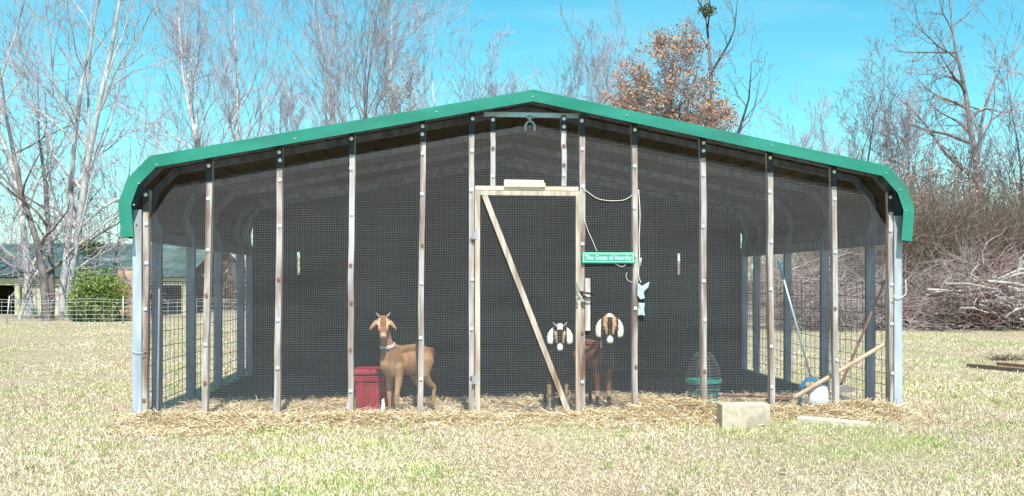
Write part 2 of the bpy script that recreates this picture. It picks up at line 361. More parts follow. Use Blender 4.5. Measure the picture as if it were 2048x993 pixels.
def resample_ribs(poly, pitch=.23, hgt=.012):   # sheet with raised ribs
    pts = []; s = 0
    P = [np.array(p) for p in poly]; nxt = pitch*.5
    pts.append(tuple(P[0]))
    for a, b_ in zip(P[:-1], P[1:]):
        L = np.linalg.norm(b_-a); t = (b_-a)/L; n = np.array([-t[1], t[0]])
        while nxt + .06 < s + L:
            if nxt > s + .01:
                q = a + t*(nxt-s)
                for du, hh in ((0,0),(.018,hgt),(.042,hgt),(.06,0)): pts.append(tuple(q + t*du + n*hh))
            nxt += pitch
        s += L; pts.append(tuple(b_))
        if nxt < s: nxt = s + .05
    return pts
# the outside of the profile lies to the left of travel (left eave -> ridge -> right eave)
outer = resample_ribs(prof); nO = len(outer)
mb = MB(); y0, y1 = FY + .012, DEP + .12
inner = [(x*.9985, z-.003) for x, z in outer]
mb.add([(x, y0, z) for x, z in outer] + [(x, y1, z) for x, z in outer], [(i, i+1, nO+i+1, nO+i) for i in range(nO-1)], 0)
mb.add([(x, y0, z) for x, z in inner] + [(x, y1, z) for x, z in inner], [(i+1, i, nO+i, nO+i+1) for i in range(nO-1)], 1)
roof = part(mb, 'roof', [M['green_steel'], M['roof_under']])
# edge trim, front and rear
o_in = offset(prof, .082); o_out = offset(prof, -.015)
def trim(yf, yb):
    mb = MB(); k = len(prof)
    V = [(x, yf, z) for x, z in o_out] + [(x, yf, z) for x, z in o_in] + [(x, yf+yb, z) for x, z in o_out] + [(x, yf+.004*np.sign(yb), z) for x, z in o_in]
    F = []
    for i in range(k-1):
        F += [(i, i+1, k+i+1, k+i), (i, 2*k+i, 2*k+i+1, i+1), (k+i, k+i+1, 3*k+i+1, 3*k+i)]
    return mb.add(V, F)
tf = part(trim(FY, .11), 'roof_trim', M['green_steel'])
tr = part(trim(DEP+.13, -.11), 'roof_trim', M['green_steel'])
# screws on the trim
scr = MB(); scr.tube([(0,0,0),(0,-.003,0)], .008, 10); scr.tube([(0,-.003,0),(0,-.008,0)], [.005,.004], 8)
tsx = [(313,330),(873,224),(1065,194),(1254,231),(1543,292),(1772,347),(278,367),(268,410),(1800,380),(1811,421),(590,278)]
first = None
for x, y in tsx:
    p = at(x, y, FY)
    if first is None:
        o = scr.build('screw', M['washer_steel']); first = o
    else: o = first.copy(); col.objects.link(o)
    o.data.materials[0] = M['grey_metal']; o.parent = tf; o.location = (p[0], FY-.001, p[2])
for xj in (-2.1, -.85, .62, 1.95):
    zc_ = 2.765-abs(xj)*.1935; q1 = np.array([xj, FY-.0015, zc_-.072]); q2 = np.array([xj+.004*np.sign(xj), FY-.0015, zc_+.012])
    mbj = MB().box(xj-.012, xj+.012, FY-.0022, FY-.0004, zc_-.070, zc_+.012)
    o = mbj.build('trim_lap', M['green_steel']); o.parent = tf
# frame arches
def arch(yc, hw=.03, th=.055, legs=True):
    pr = offset(prof, .012); pi_ = offset(prof, .012+th)
    pr = [(-3.275, 0)] + [(-3.275, 1.6)] + pr[1:-1] + [(3.275, 1.6), (3.275, 0)]
    pi_ = [(-3.195, 0)] + [(-3.195, 1.6)] + pi_[1:-1] + [(3.195, 1.6), (3.195, 0)]
    k = len(pr); mb = MB()
    V = [(x, yc-hw, z) for x, z in pr] + [(x, yc-hw, z) for x, z in pi_] + [(x, yc+hw, z) for x, z in pr] + [(x, yc+hw, z) for x, z in pi_]
    F = []
    for i in range(k-1):
        F += [(i,i+1,k+i+1,k+i), (2*k+i+1,2*k+i,3*k+i,3*k+i+1), (i+1,i,2*k+i,2*k+i+1), (k+i,k+i+1,3*k+i+1,3*k+i)]
    return mb.add(V, F)
for yc in (0.10, .58, 1.80, 3.03, 4.28, DEP-.04):
    part(arch(yc), 'frame_arch', M['galv_dark'])
# corner posts, bright galvanised
for s, px0, px1 in ((-1, 266, 284), (1, 1787, 1803)):
    a = at(px0, 700)[0]; b_ = at(px1, 700)[0]
    part(MB().box(a, b_, -.02, .055, 0, 1.75), 'corner_post', M['galv'], bevel=.004)
# side studs beside the arches
# rear wall with two slits, and rear side panels
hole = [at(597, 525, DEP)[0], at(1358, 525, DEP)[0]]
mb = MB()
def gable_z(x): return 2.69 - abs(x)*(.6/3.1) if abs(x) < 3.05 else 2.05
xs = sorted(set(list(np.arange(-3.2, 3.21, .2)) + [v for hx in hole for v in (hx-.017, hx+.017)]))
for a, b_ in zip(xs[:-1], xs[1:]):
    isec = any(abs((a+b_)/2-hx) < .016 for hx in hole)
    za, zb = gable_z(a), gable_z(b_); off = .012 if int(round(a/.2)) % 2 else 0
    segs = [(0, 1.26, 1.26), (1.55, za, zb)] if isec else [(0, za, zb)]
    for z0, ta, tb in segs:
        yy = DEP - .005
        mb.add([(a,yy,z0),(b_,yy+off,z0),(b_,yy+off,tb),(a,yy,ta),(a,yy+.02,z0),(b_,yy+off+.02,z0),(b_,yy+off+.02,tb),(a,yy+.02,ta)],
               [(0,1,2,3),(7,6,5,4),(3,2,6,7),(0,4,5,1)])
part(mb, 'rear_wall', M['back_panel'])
# dark purlin beams under the roof
mb = MB()
for s in (-1, 1):
    part(MB().box(s*3.235-.012, s*3.235+.012, .16, DEP-.1, 1.50, 1.60), 'side_rail', M['galv_dark'])
# tie beam near the ridge
pa, pb = at(968, 227, .03), at(1165, 227, .03)
part(MB().box(pa[0], pb[0], .068, .098, pa[2]-.02, pa[2]+.02), 'tie_beam', M['alu'])
# side wire panels
for s in (-1, 1):
    polys = []
    for z in (.12,.22,.33,.45,.58,.72,.87,1.02,1.16):
        yy = np.linspace(.02, DEP-.1, 30); P = np.stack([np.full(30, s*3.26), yy, z+.006*np.sin(yy*3+z*9)], -1); polys.append((P, np.full(30, .0035)))
    for yv in np.arange(.08, DEP-.1, .15):
        zz = np.linspace(.02, 1.17, 6); P = np.stack([np.full(6, s*3.266), yv+.003*np.sin(zz*7), zz], -1); polys.append((P, np.full(6, .0028)))
    V, F = tubes_np(polys, 4); o = mesh_np('wire_panel', V, F, M['dark_wire']); o.parent = shelter; o.matrix_parent_inverse = Matrix.Translation((0,-2.4,0))

# front studs: (pixel x at top, pixel x at bottom, pixel y top, width)
wash = MB(); wash.tube([(0,0,0),(0,-.0025,0)], .0155, 14); wash.tube([(0,-.0025,0),(0,-.008,0)], [.008,.005], 8)
wash_o = {}
def washer(parent, p, rust):
    k = 'r' if rust else 's'
    if k not in wash_o:
        o = wash.build('washer', M['washer_rust'] if rust else M['washer_steel']); wash_o[k] = o
    else: o = wash_o[k].copy(); col.objects.link(o)
    o.parent = parent; o.location = p
    o.scale = (1,)*3
    return o
studs = [(293,289,380,.042),(419,408,322,.046),(560,553,295,.046),(704,700,268,.044),(846,840,243,.044),
         (944,943,228,.044),(1165,1164,232,.046),(1269,1271,250,.044),(1406,1410,276,.046),(1540,1545,306,.046),(1668,1674,334,.044),(1781,1785,385,.040)]
SY0, SY1 = .004, .078
def stud(xt, xb, yt, wd, zb=0.0, name='stud'):
    T = at(xt, yt, SY0); B = at(xb, 825, SY0)
    mb = MB(); n = 8; V = []
    for i in range(n+1):
        t = i/n; x = B[0] + (T[0]-B[0])*t + (rnd.uniform(-.0055,.0055) if 0 < i < n else 0); z = zb + (T[2]-zb)*t
        V += [(x-wd/2, SY0, z), (x+wd/2, SY0, z), (x+wd/2, SY1, z), (x-wd/2, SY1, z)]
    F = [(0,3,2,1), (4*n,4*n+1,4*n+2,4*n+3)]
    for i in range(n):
        for k in range(4): F.append((4*i+k, 4*i+(k+1)%4, 4*i+4+(k+1)%4, 4*i+4+k))
    mb.add(V, F)
    o = part(mb, name, M[rnd.choice(['stud', 'stud_grey', 'stud_brown'])])
    return o, B, T
NW = 0
M['bracket'] = mat('shade_dark_strap', (0.02, 0.02, 0.024), (0.045, 0.045, 0.05), 20, 0.5, 0.4)  # near-black steel, roof overhang's shade put into the colour
def bracket(o, T, wd, dz=.175):  # bolted strap stretched to the overhang's shadow line, stands in for that shadow
    b_ = MB().box(T[0]-wd*.62, T[0]+wd*.5, -.0030, .0034, max(T[2]-dz, .1), T[2]+.012).build('shade_strap', M['bracket'], None); b_.parent = o
for i, (xt, xb, yt, wd) in enumerate(studs):
    o, B, T = stud(xt, xb, yt, wd)
    bracket(o, T, wd)  # shade strap, stands in for the roof overhang's shadow
    ys = [yt+10] + ([yt+26] if i in (2,4,8) else []) + [int(yt+75+rnd.uniform(-12,12))]
    while ys[-1] < 730: ys.append(int(ys[-1]+rnd.uniform(75,118)))
    for q, y in enumerate(ys):
        p = at(xt + (xb-xt)*(y-yt)/(825-yt), y, 0); rust = q > 2 and rnd.random() < .45
        wo = washer(o, (p[0]+rnd.uniform(-.006,.006), -.0035, p[2]), rust); NW += 1
        wo.matrix_parent_inverse = Matrix.Identity(4)
for xt, yt in ((986,236),(1128,234)):
    H = at(xt, 372, 0)
    o, B, T = stud(xt, xt, yt, .040, zb=H[2])
    bracket(o, T, .040, .12)  # shade strap, stands in for the roof overhang's shadow
    for y in ((yt+4, 297, 352) if xt == 986 else (yt+4, yt+20, 292, 330, 350)):
        p = at(xt, y, 0); washer(o, (p[0], -.0035, p[2]), rnd.random() < .4 and y > 280)
# header above the door
hl, hr = at(950, 376, 0), at(1163, 376, 0)
part(MB().box(hl[0]+.002, hr[0]-.026, -.012, .06, hl[2]-.018, hl[2]+.016), 'door_header', M['pale_wood'], bevel=.002)
s0, s1 = at(1008, 374, -.02), at(1088, 361, -.02)
mb = MB(); th = .018
mb.prism([(s0[0],s0[2]+.001),(s1[0]+.012,s0[2]+.001),(s1[0]+.012,s1[2]-.026),(s1[0],s1[2]-.022),(s1[0]-.003,s1[2]),(s0[0]+.004,s1[2]+.002),(s0[0],s1[2]-.02)], (0,-.032,0), (1,0,0), (0,0,1), (0,1,0), th)
o = part(mb, 'scrap_board', M['pale_wood']); tag(o, 'short pale offcut nailed over the door header')
# hardware cloth: real wires, in panels between door jambs
PITCH = 0.0145; WR = .00050
def under_roof(x):
    ax = abs(x); return 2.512 - ax*.188 + .004*math.sin(x*40) if ax < 2.95 else 1.957 - (ax-2.95)*1.5
def cloth(name, x0, x1, zlo, zhi, parent=None, wavy=.0, holes=None, seed=0, y=-.0015, pm=M['wire']):
    polys = []; r = random.Random(seed); ph = r.uniform(0,6)
    bow = lambda X, Z: wavy*(np.sin(X*5+ph)*np.sin(Z*3.3+ph) )
    for x in np.arange(x0+.004, x1, PITCH):
        top = zhi(x) if callable(zhi) else zhi
        iv = [(zlo, top)]
        if holes: 
            for hx0, hx1, hz0, hz1 in holes:
                if hx0 < x < hx1: iv = [(max(hz1, zlo), top)]
        for a, b_ in iv:
            if b_ - a < .03: continue
            Z = np.linspace(a, b_, 14); P = np.stack([x + bow(np.full(14,x),Z), y - .004*np.abs(np.sin((x-x0)*3.3))*np.sin(Z*2.1+ph)**2, Z], -1); polys.append((P, np.full(14, WR)))
    zt = max(zhi(x) for x in np.arange(x0, x1, .05)) if callable(zhi) else zhi
    for z in np.arange(zlo+.004, zt, PITCH):
        a, b_ = x0, x1
        if callable(zhi):
            ok = [x for x in np.arange(x0, x1+.001, .01) if zhi(x) >= z]
            if not ok: continue
            a, b_ = min(ok), max(ok)
        iv = [(a, b_)]
        if holes:
            for hx0, hx1, hz0, hz1 in holes:
                if hz0 < z < hz1: iv = [(a, hx0), (hx1, b_)]
        for c0, c1 in iv:
            if c1 - c0 < .03: continue
            n = 24; Xs = np.linspace(c0, c1, n); P = np.stack([Xs, y - .001 - .004*np.abs(np.sin((Xs-x0)*3.3))*np.sin(z*2.1+ph)**2, z + .8*bow(Xs+1, np.full(n,z))], -1); polys.append((P, np.full(n, WR)))
    V, F = tubes_np(polys, 4); o = mesh_np(name, V, F, pm)
    if parent is None: o.parent = shelter; o.matrix_parent_inverse = Matrix.Translation((0,-2.4,0))
    else: o.parent = parent
    return o
dl, dr = at(948, 500, 0)[0], at(1163, 500, 0)[0]; dz = at(1055, 374, 0)[2]
seams = [-W2+.05, at(556,600)[0], at(843,600)[0], dl, dr, at(1272,600)[0], at(1543,600)[0], W2-.04]
for i, (a, b_) in enumerate(zip(seams[:-1], seams[1:])):
    cloth('wire_screen', a, b_, dz+.004 if i == 3 else .02, under_roof, wavy=.0055, seed=i)
# door: stiles and rails (one mesh), brace, screen, sill board
DYF = -.022
def pz(x, y, Y=DYF): p = at(x, y, Y); return p[0], p[2]
x0, zt = pz(950, 381); x1, zb = pz(1161, 853); zb = max(zb, .01)
mb = MB()
mb.box(x0, x0+.043, DYF, .018-.002, zb, zt); mb.box(x1-.040, x1, DYF, .018-.002, zb, zt)
mb.box(x0+.0435, x1-.0405, DYF, .016, zt-.040, zt); mb.box(x0+.0435, x1-.0405, DYF, .016, zb, zb+.036)
door = part(mb, 'door', M['door_wood'], bevel=.002); tag(door, 'mesh door with weathered wooden frame and diagonal brace')
# move origin-less children: door has parent inverse from shelter, children in world coordinates
def dpart(mb, name, m, **k):
    o = mb.build(name, m, None, **k); o.parent = door; return o
ba, bb = pz(969, 391), pz(1143, 842)
dpart(MB().bar((ba[0], DYF-.010, ba[1]), (bb[0], DYF-.010, bb[1]), .046, .018, up=(0,1,0)), 'brace', M['door_wood'])
cloth('wire_screen', x0+.045, x1-.042, zb+.03, zt-.04, parent=door, wavy=.002, seed=33, y=-.0245+.004)
a = pz(1000, 855); b_ = pz(1152, 847)
dpart(MB().box(a[0], b_[0], DYF-.03, DYF-.004, .0, .05), 'kick_board', M['pale_wood'], bevel=.003)
for y in (470, 760):
    p = at(947, y, DYF)
    mbh = MB().box(p[0]-.012, p[0]+.03, DYF-.004, DYF-.001, p[2]-.035, p[2]+.035); mbh.tube([(p[0],DYF-.006,p[2]-.04),(p[0],DYF-.006,p[2]+.04)], .005, 8)
    dpart(mbh, 'hinge', M['grey_metal'])
# weathered batten beside the latch
a, b_ = at(1170, 662, -.006), at(1180, 557, -.006)
o = part(MB().box(a[0], b_[0], -.024, -.006, a[2], b_[2]), 'batten', M['stud'], bevel=.002)

# ------------------------------------------------------------------ hay bedding and hay drift along the front
def hay_h(x, y):
    front = np.exp(-((y+.12)/(.20+.05*np.sin(x*2.3)))**2)
    amp = .030 + .018*np.sin(x*5.1+1)*np.sin(x*2.3) + .105*np.exp(-((x-1.25)/.42)**2) + .045*np.exp(-((x+2.9)/.6)**2) + .04*np.exp(-((x-2.9)/.5)**2) + .01*np.sin(x*3)
    door_ = np.exp(-((x-.0)/.40)**4)
    ins = np.where(y > 0, .022, 0)*np.clip((y+.02)/.1, 0, 1)
    return np.maximum(front*amp*(1-.8*door_), ins)*np.clip((3.5-np.abs(x))/.35, 0, 1) - .004
hx = np.linspace(-3.75, 3.8, 150); hy = np.concatenate([np.linspace(-.75, .6, 50), np.linspace(.7, DEP-.03, 16)])
HX, HY = np.meshgrid(hx, hy); HZ = hay_h(HX, HY) + rg.normal(0, .002, HX.shape)
HZ = np.where(((HY > .1) & (np.abs(HX) > 3.2)) | (HY > 1.55+.12*np.sin(HX*2.1)+.05*np.sin(HX*7)), -.012, HZ)
V = np.stack([HX, HY, HZ], -1).reshape(-1, 3); ny, nx = HX.shape
I = np.arange((ny-1)*(nx-1)); ii, jj = I//(nx-1), I % (nx-1)
F = np.stack([ii*nx+jj, ii*nx+jj+1, (ii+1)*nx+jj+1, (ii+1)*nx+jj], -1)
Ctop = np.tile(np.array([[.34,.26,.16]]), (len(V), 1))
n = 100000
u = rg.uniform(0, 1, n); X = rg.uniform(-3.7, 3.75, n)
Y = np.where(u < .72, -.02-.15*rg.gamma(1.3, 1, n)*(1+.5*np.sin(X*1.9+.6)), rg.uniform(-.02, 1.5, n)+.12*np.sin(X*2.1)); ok = (Y > -.80) & (np.abs(X) < 3.28+rg.normal(0,.09,n)) & (rg.uniform(0,1,n) < .35+.65*(smooth_noise(X,Y,4.5,8) > .05)) & ~((np.abs(X-0) < .34) & (Y < -.12) & (rg.uniform(0,1,n) < .75)); X, Y = X[ok], Y[ok]
ok = ~((Y > .2) & (np.abs(X) > 3.15)); X, Y = X[ok], Y[ok]; n = len(X)
Z = hay_h(X, Y) + rg.uniform(0, .022, n)
az = rg.uniform(0, 2*math.pi, n); L = rg.uniform(.03, .14, n)*np.where(rg.uniform(0,1,n)>.95,1.6,1); el = rg.normal(.05, .32, n)
d = np.stack([np.cos(az)*np.cos(el), np.sin(az)*np.cos(el)*.6, np.abs(np.sin(el))*.7], -1)
b0 = np.stack([X, Y, Z], -1); mid = b0 + d*(L/2)[:, None] + np.stack([rg.normal(0,.012,n), rg.normal(0,.008,n), rg.uniform(0,.018,n)], -1)
tip = b0 + d*L[:, None] + rg.normal(0, .008, (n,3)); tip[:, 2] = np.maximum(tip[:, 2], .004)
wv = .0013 + rg.uniform(0, .0012, n)
side = np.stack([-np.sin(az), np.cos(az), rg.uniform(-.8,.8,n)], -1); s = side*wv[:, None]
Vh = np.stack([b0-s, b0+s, mid+s, mid-s, tip+s*.5, tip-s*.5], 1).reshape(-1, 3)
k = np.arange(n)[:, None]*6
Fh = np.concatenate([k+np.array([[0,1,2,3]]), k+np.array([[3,2,4,5]])])
pal = np.array([[.78,.66,.43],[.68,.54,.33],[.56,.42,.24],[.84,.75,.55],[.40,.28,.16]])
Ch = np.repeat(pal[rg.integers(0,5,n)]*rg.uniform(.85,1.1,n)[:,None], 6, axis=0)
o = mesh_np('hay', np.concatenate([V, Vh]), np.concatenate([F, Fh+len(V)]), M['hay'], tint=np.concatenate([Ctop, Ch]))
tag(o, 'loose dry hay drifted along the shelter front and bedding the floor', 'hay', kind='stuff')

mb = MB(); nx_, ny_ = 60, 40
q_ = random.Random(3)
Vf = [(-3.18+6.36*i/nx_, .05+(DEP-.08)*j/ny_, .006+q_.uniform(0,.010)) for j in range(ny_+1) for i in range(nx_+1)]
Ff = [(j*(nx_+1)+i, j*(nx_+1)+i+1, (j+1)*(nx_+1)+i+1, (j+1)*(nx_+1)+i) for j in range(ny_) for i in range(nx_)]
M['pen_floor_shade'] = mat('shade_dark_bedding', (0.018, 0.014, 0.011), (0.05, 0.038, 0.028), 30, 0.95, bump=.5)  # bedding floor with the roof's shade painted into its dark colour
tag(mb.add(Vf, Ff).build('shade_dark_floor', M['pen_floor_shade'], smooth=True), kind='structure')
# ------------------------------------------------------------------ sign, twine, latch and small hanging things
a, b_ = at(1164, 527, -.03), at(1270, 505, -.03); zc = (a[2]+b_[2])/2; xc = (a[0]+b_[0])/2; sw = (b_[0]-a[0]); sh = b_[2]-a[2]
sg = empty('name_sign', (xc, -.012, zc), 'small green name sign with pale border and lettering beside the door', 'sign')
mb = MB().box(-sw/2, sw/2, -.012, 0, -sh/2, sh/2); mb.build('board', M['sign'], sg, bevel=.004)
mb = MB(); e = .012
for x0_, x1_, z0_, z1_ in ((-sw/2+e, sw/2-e, sh/2-e-.006, sh/2-e),(-sw/2+e, sw/2-e, -sh/2+e, -sh/2+e+.006),(-sw/2+e, -sw/2+e+.006, -sh/2+e+.0065, sh/2-e-.0065),(sw/2-e-.006, sw/2-e, -sh/2+e+.0065, sh/2-e-.0065)):
    mb.box(x0_, x1_, -.0145, -.0122, z0_, z1_)
mb.build('border', M['sign_edge'], sg)
cu = bpy.data.curves.new('lettering', 'FONT'); cu.body = 'The Goats of Anarchy'; cu.size = .052; cu.extrude = .0012; cu.align_x = 'CENTER'; cu.align_y = 'CENTER'; cu.offset = .0012
to = bpy.data.objects.new('tmp', cu); col.objects.link(to); bpy.context.view_layer.update()
tm = bpy.data.meshes.new_from_object(to.evaluated_get(bpy.context.evaluated_depsgraph_get())); bpy.data.objects.remove(to)
tm.materials.clear(); tm.materials.append(M['sign_edge'])
lw = max(v.co.x for v in tm.vertices)*2
lo = bpy.data.objects.new('lettering', tm); link(lo, sg); lo.rotation_euler = (R(90), 0, 0); lo.location = (0, -.0145, 0); lo.scale = ((sw-.055)/lw, 1, 1)

def twine(pts, Y, r, label, name='baling_twine', m='twine', cat='twine', group=None):
    P = [at(x, y, Y) for x, y in pts]; Q = []
    for i in range(len(P)-1):
        p0, p1, p2, p3 = P[max(i-1,0)], P[i], P[i+1], P[min(i+2,len(P)-1)]
        for t in np.linspace(0, 1, 5)[:-1]:
            Q.append(.5*((2*p1)+(-p0+p2)*t+(2*p0-5*p1+4*p2-p3)*t*t+(-p0+3*p1-3*p2+p3)*t**3))
    Q.append(P[-1]); c0 = Q[0]
    o = MB().tube(Q, r, 6).build(name, M[m], loc=tuple(c0), smooth=True); return tag(o, label, cat, group)
twine([(1166,377),(1180,388),(1196,398),(1220,402),(1245,401),(1257,396),(1265,390)], -.012, .0032, 'white twine swagged from door post to the next stud, above the sign')
twine([(1169,441),(1176,462),(1185,482),(1194,504)], -.012, .003, 'white twine hanging down from door post to top of green sign')
twine([(1230,528),(1238,532),(1245,534),(1251,530)], -.012, .0025, 'short loop of white twine under the green sign')
twine([(1254,546),(1252,554),(1257,562),(1265,565)], -.012, .0025, 'short curved white twine below right end of green sign')
twine([(1277,380),(1280,430),(1278,480),(1279,515),(1277,550),(1282,566)], -.010, .0045, 'white cord running down the stud right of the sign')
twine([(1786,592),(1796,596),(1808,592),(1812,585),(1811,560)], -.035, .004, 'white twine tied round right corner post')
twine([(262,702),(272,706),(283,706),(292,703)], -.030, .003, 'grey wire tied round left corner post', 'tie_wire', 'grey_metal', 'wire')
def crumple(pts, Y, name, label, seed):
    r = random.Random(seed); P = [at(x, y, Y) for x, y in pts]; c0 = sum(P)/len(P); n = len(P)
    Vv = [tuple(p + np.array([0, r.uniform(-.012,.012), 0])) for p in P] + [tuple(c0 + np.array([0,-.02,0]))] + [tuple(p + np.array([0,.012+r.uniform(0,.008),0])) for p in P] + [tuple(c0+np.array([0,.02,0]))]
    F = []
    for i in range(n):
        j = (i+1) % n; F += [(i, j, n), (n+1+j, n+1+i, 2*n+1), (j, i, n+1+i, n+1+j)]
    return tag(MB().add(Vv, F).build(name, M['blue_rag'], loc=tuple(c0)), label, 'plastic scrap')
crumple([(1276,566),(1284,573),(1299,564),(1297,575),(1288,586),(1289,597),(1281,599),(1275,590)], -.03, 'plastic_scrap', 'torn pale blue plastic with pointed corner caught on stud', 3)
crumple([(1278,606),(1289,607),(1288,620),(1289,632),(1284,630),(1276,631),(1277,618)], -.03, 'plastic_scrap', 'lower rectangular piece of pale blue plastic on stud', 4)
crumple([(1278,518),(1284,516),(1282,532),(1277,531)], -.02, 'plastic_scrap', 'tiny pale plastic tag at right end of green sign', 5)
# chain around stile and post
ch = empty('door_chain', at(1155, 590, -.05), 'steel chain hanging in links at the door latch', 'chain')
c0 = np.array(ch.location)
cpts = [(1154,566),(1158,572),(1153,579),(1156,587),(1153,595),(1155,603)]
ring = [(math.cos(t)*.009, math.sin(t)*.015) for t in np.linspace(0, 2*math.pi, 13)[:-1]]
for i, (x, y) in enumerate(cpts):
    p = at(x, y, -.045) - c0; an = .3 if i % 2 else 1.2
    o = MB().tube([(p[0]+u*math.cos(an), p[1]+u*math.sin(an), p[2]+v) for u, v in ring], .0028, 6, closed=True).build('link', M['grey_metal'], ch, smooth=True)
lp = at(1154, 607, -.045) - c0
MB().tube([(lp[0]-.008,lp[1],lp[2]),(lp[0],lp[1],lp[2]-.012),(lp[0]+.01,lp[1],lp[2]-.004)], .004, 6).build('hook', M['washer_rust'], ch)
cl = empty('spring_clamp', at(1172, 589, -.06), 'black spring clamp gripping the door post at the latch', 'clamp')
c0 = np.array(cl.location)
def lp_(x, y, Y=-.06): return at(x, y, Y) - c0
MB().tube([lp_(1158,584), lp_(1166,585), lp_(1176,587), lp_(1187,589)], [.006,.008,.009,.006], 8).build('upper_arm', M['black_pl'], cl, smooth=True)
MB().tube([lp_(1162,586,-.05), lp_(1167,594,-.05), lp_(1168,599,-.05)], [.009,.009,.005], 8).build('jaw', M['black_pl'], cl, smooth=True)
MB().tube([lp_(1168,592), lp_(1176,596), lp_(1185,595)], [.006,.007,.005], 8).build('lower_arm', M['black_pl'], cl, smooth=True)
# lamp fixture below the tie beam
fx = empty('hanging_fixture', at(1060, 246, .06), 'small pale metal fixture with dark arched bracket hanging from tie beam', 'fixture')
c0 = np.array(fx.location)
def fp(x, y, Y=.06): return at(x, y, Y) - c0
MB().tube([fp(1059,232), fp(1060,243)], [.016,.010], 10).build('stem', M['galv'], fx, smooth=True)
MB().tube([fp(1053,236), fp(1067,235)], .010, 8).build('clip', M['galv'], fx, smooth=True)
arc = [fp(1051,262), fp(1051,250), fp(1055,245), fp(1060,243), fp(1065,245), fp(1069,250), fp(1069,262)]
MB().tube(arc, [.008,.010,.011,.011,.011,.010,.008], 8).build('bracket', M['galv'], fx, smooth=True)
MB().tube([fp(1060,246), fp(1060,262)], [.018,.024], 12).build('lamp_body', M['black_pl'], fx, smooth=True)
# rod standing inside next to the stud
a, b_ = ground(1265, 824, .02), at(1265, 655, .1)
o = MB().tube([(a[0], .12, .01), (b_[0], .12, b_[2]*1.0)], .009, 8).build('metal_rod', M['galv'], loc=(a[0], .12, 0)); tag(o, 'thin pale metal rod standing just left of a stud by the goat', 'rod')
# leaning rod at left
p0, p1 = at(314, 690, .40), at(317, 578, .40)
o = MB().tube([(p0[0], .40, .02), (p1[0], .42, p1[2])], .008, 8).build('metal_rod', M['galv'], loc=(p0[0], .4, 0)); tag(o, 'thin pale rod standing inside the far left bay', 'rod')

# ------------------------------------------------------------------ red tote
Zf = .42; bl, br = at(708, 830, Zf), at(786, 830, Zf); tl, tr_ = at(704, 741, Zf), at(790, 741, Zf)
bx, bw, tw = (bl[0]+br[0])/2, (br[0]-bl[0])/2, (tr_[0]-tl[0])/2; zt = tl[2]
tote = empty('red_bin', (bx, Zf+.2, .02), 'red plastic lidded bin standing behind the left goat', 'bin')
zt = zt - .02; dpt = .2
def rbox(mb, w0, d0, z0, w1, d1, z1, r_=.03, n=4):
    def ringp(w_, d_, z):
        P = []
        for cx_, cy_, a0 in ((1,1,0),(-1,1,90),(-1,-1,180),(1,-1,270)):
            for k in range(n+1):
                a_ = R(a0+90*k/n); P.append((cx_*(w_-r_)+r_*math.cos(a_), cy_*(d_-r_)+r_*math.sin(a_), z))
        return P
    A, B_ = ringp(w0, d0, z0), ringp(w1, d1, z1); k = len(A)
    return mb.add(A+B_, [(i, (i+1)%k, k+(i+1)%k, k+i) for i in range(k)] + [tuple(range(k))[::-1], tuple(range(k, 2*k))])
hb = zt*.74
rbox(MB(), bw*.92, dpt*.9, 0, bw*.98, dpt*.97, hb).build('body', M['red'], tote)
mb = rbox(MB(), bw*1.04, dpt*1.03, hb, bw*1.05, dpt*1.04, zt*.865); mb.build('rim_band', M['red'], tote)
mb = rbox(MB(), bw*1.0, dpt*1.0, zt*.866, bw*1.0, dpt*1.0, zt*.90); mb.build('lid_gap', M['black_pl'], tote)
mb = rbox(MB(), bw*1.09, dpt*1.07, zt*.90, bw*1.06, dpt*1.05, zt); mb.build('lid', M['red'], tote, bevel=.004)
for sx in (-1, 1):
    MB().box(sx*bw*.62-.012, sx*bw*.62+.012, -dpt*1.06, -dpt*.9, 0.02, hb*.98).build('rib', M['red'], tote)
pw = at(766, 790, .36)
o = MB().add([(-.022,0,0),(.020,.004,-.004),(.028,-.006,.10),(.012,.008,.16),(-.018,0,.15),(-.03,.006,.08),
              (-.022,.03,0),(.020,.03,-.004),(.028,.03,.10),(.012,.03,.19),(-.018,.03,.17),(-.03,.03,.08)],
             [(0,1,2,5),(5,2,3,4),(11,8,7,6),(10,9,8,11),(0,6,7,1),(1,7,8,2),(2,8,9,3),(3,9,10,4),(4,10,11,5),(5,11,6,0)]).build('feed_scoop_bag', M['white_pl'], loc=None)
o.scale = (.6, .8, .7); o.location = (pw[0]+.01, .2, .03); o.name = 'plastic_bag'; tag(o, 'crumpled white plastic bag leaning on red bin behind goat leg', 'bag')

# ------------------------------------------------------------------ wire hay feeder with green rim
p = ground(1412, 818, .02); fxx = p[0]; fy = .42
fd = empty('hay_feeder', (fxx, fy, .02), 'round wire hay feeder with green plastic rim standing by the front screen', 'hay feeder')
rr = .155
for i, z in enumerate(np.arange(.03, .22, .024)):
    rad = rr*(.78+.22*z/.22)
    MB().tube([(rad*math.cos(t), rad*math.sin(t), z+.002*math.sin(3*t+i)) for t in np.linspace(0, 2*math.pi, 29)[:-1]], .0055, 6, closed=True).build('ring', M['feeder_green'] if i % 2 == 0 else M['feeder_wire'], fd, smooth=True)
mb = MB()
N_ = 28
for z0_, z1_, ra, rb in ((.228,.262,rr*1.05,rr*1.08),):
    V = []
    for t in np.linspace(0, 2*math.pi, N_+1)[:-1]:
        c_, s_ = math.cos(t), math.sin(t); V += [(ra*c_, ra*s_, z0_), (rb*c_, rb*s_, z1_), ((rb-.012)*c_, (rb-.012)*s_, z1_), ((ra-.012)*c_, (ra-.012)*s_, z0_)]
    F = []
    for i in range(N_):
        j = (i+1) % N_
        for k in range(4): F.append((4*i+k, 4*j+k, 4*j+(k+1)%4, 4*i+(k+1)%4))
    mb.add(V, F)
mb.build('rim', M['feeder_green'], fd)
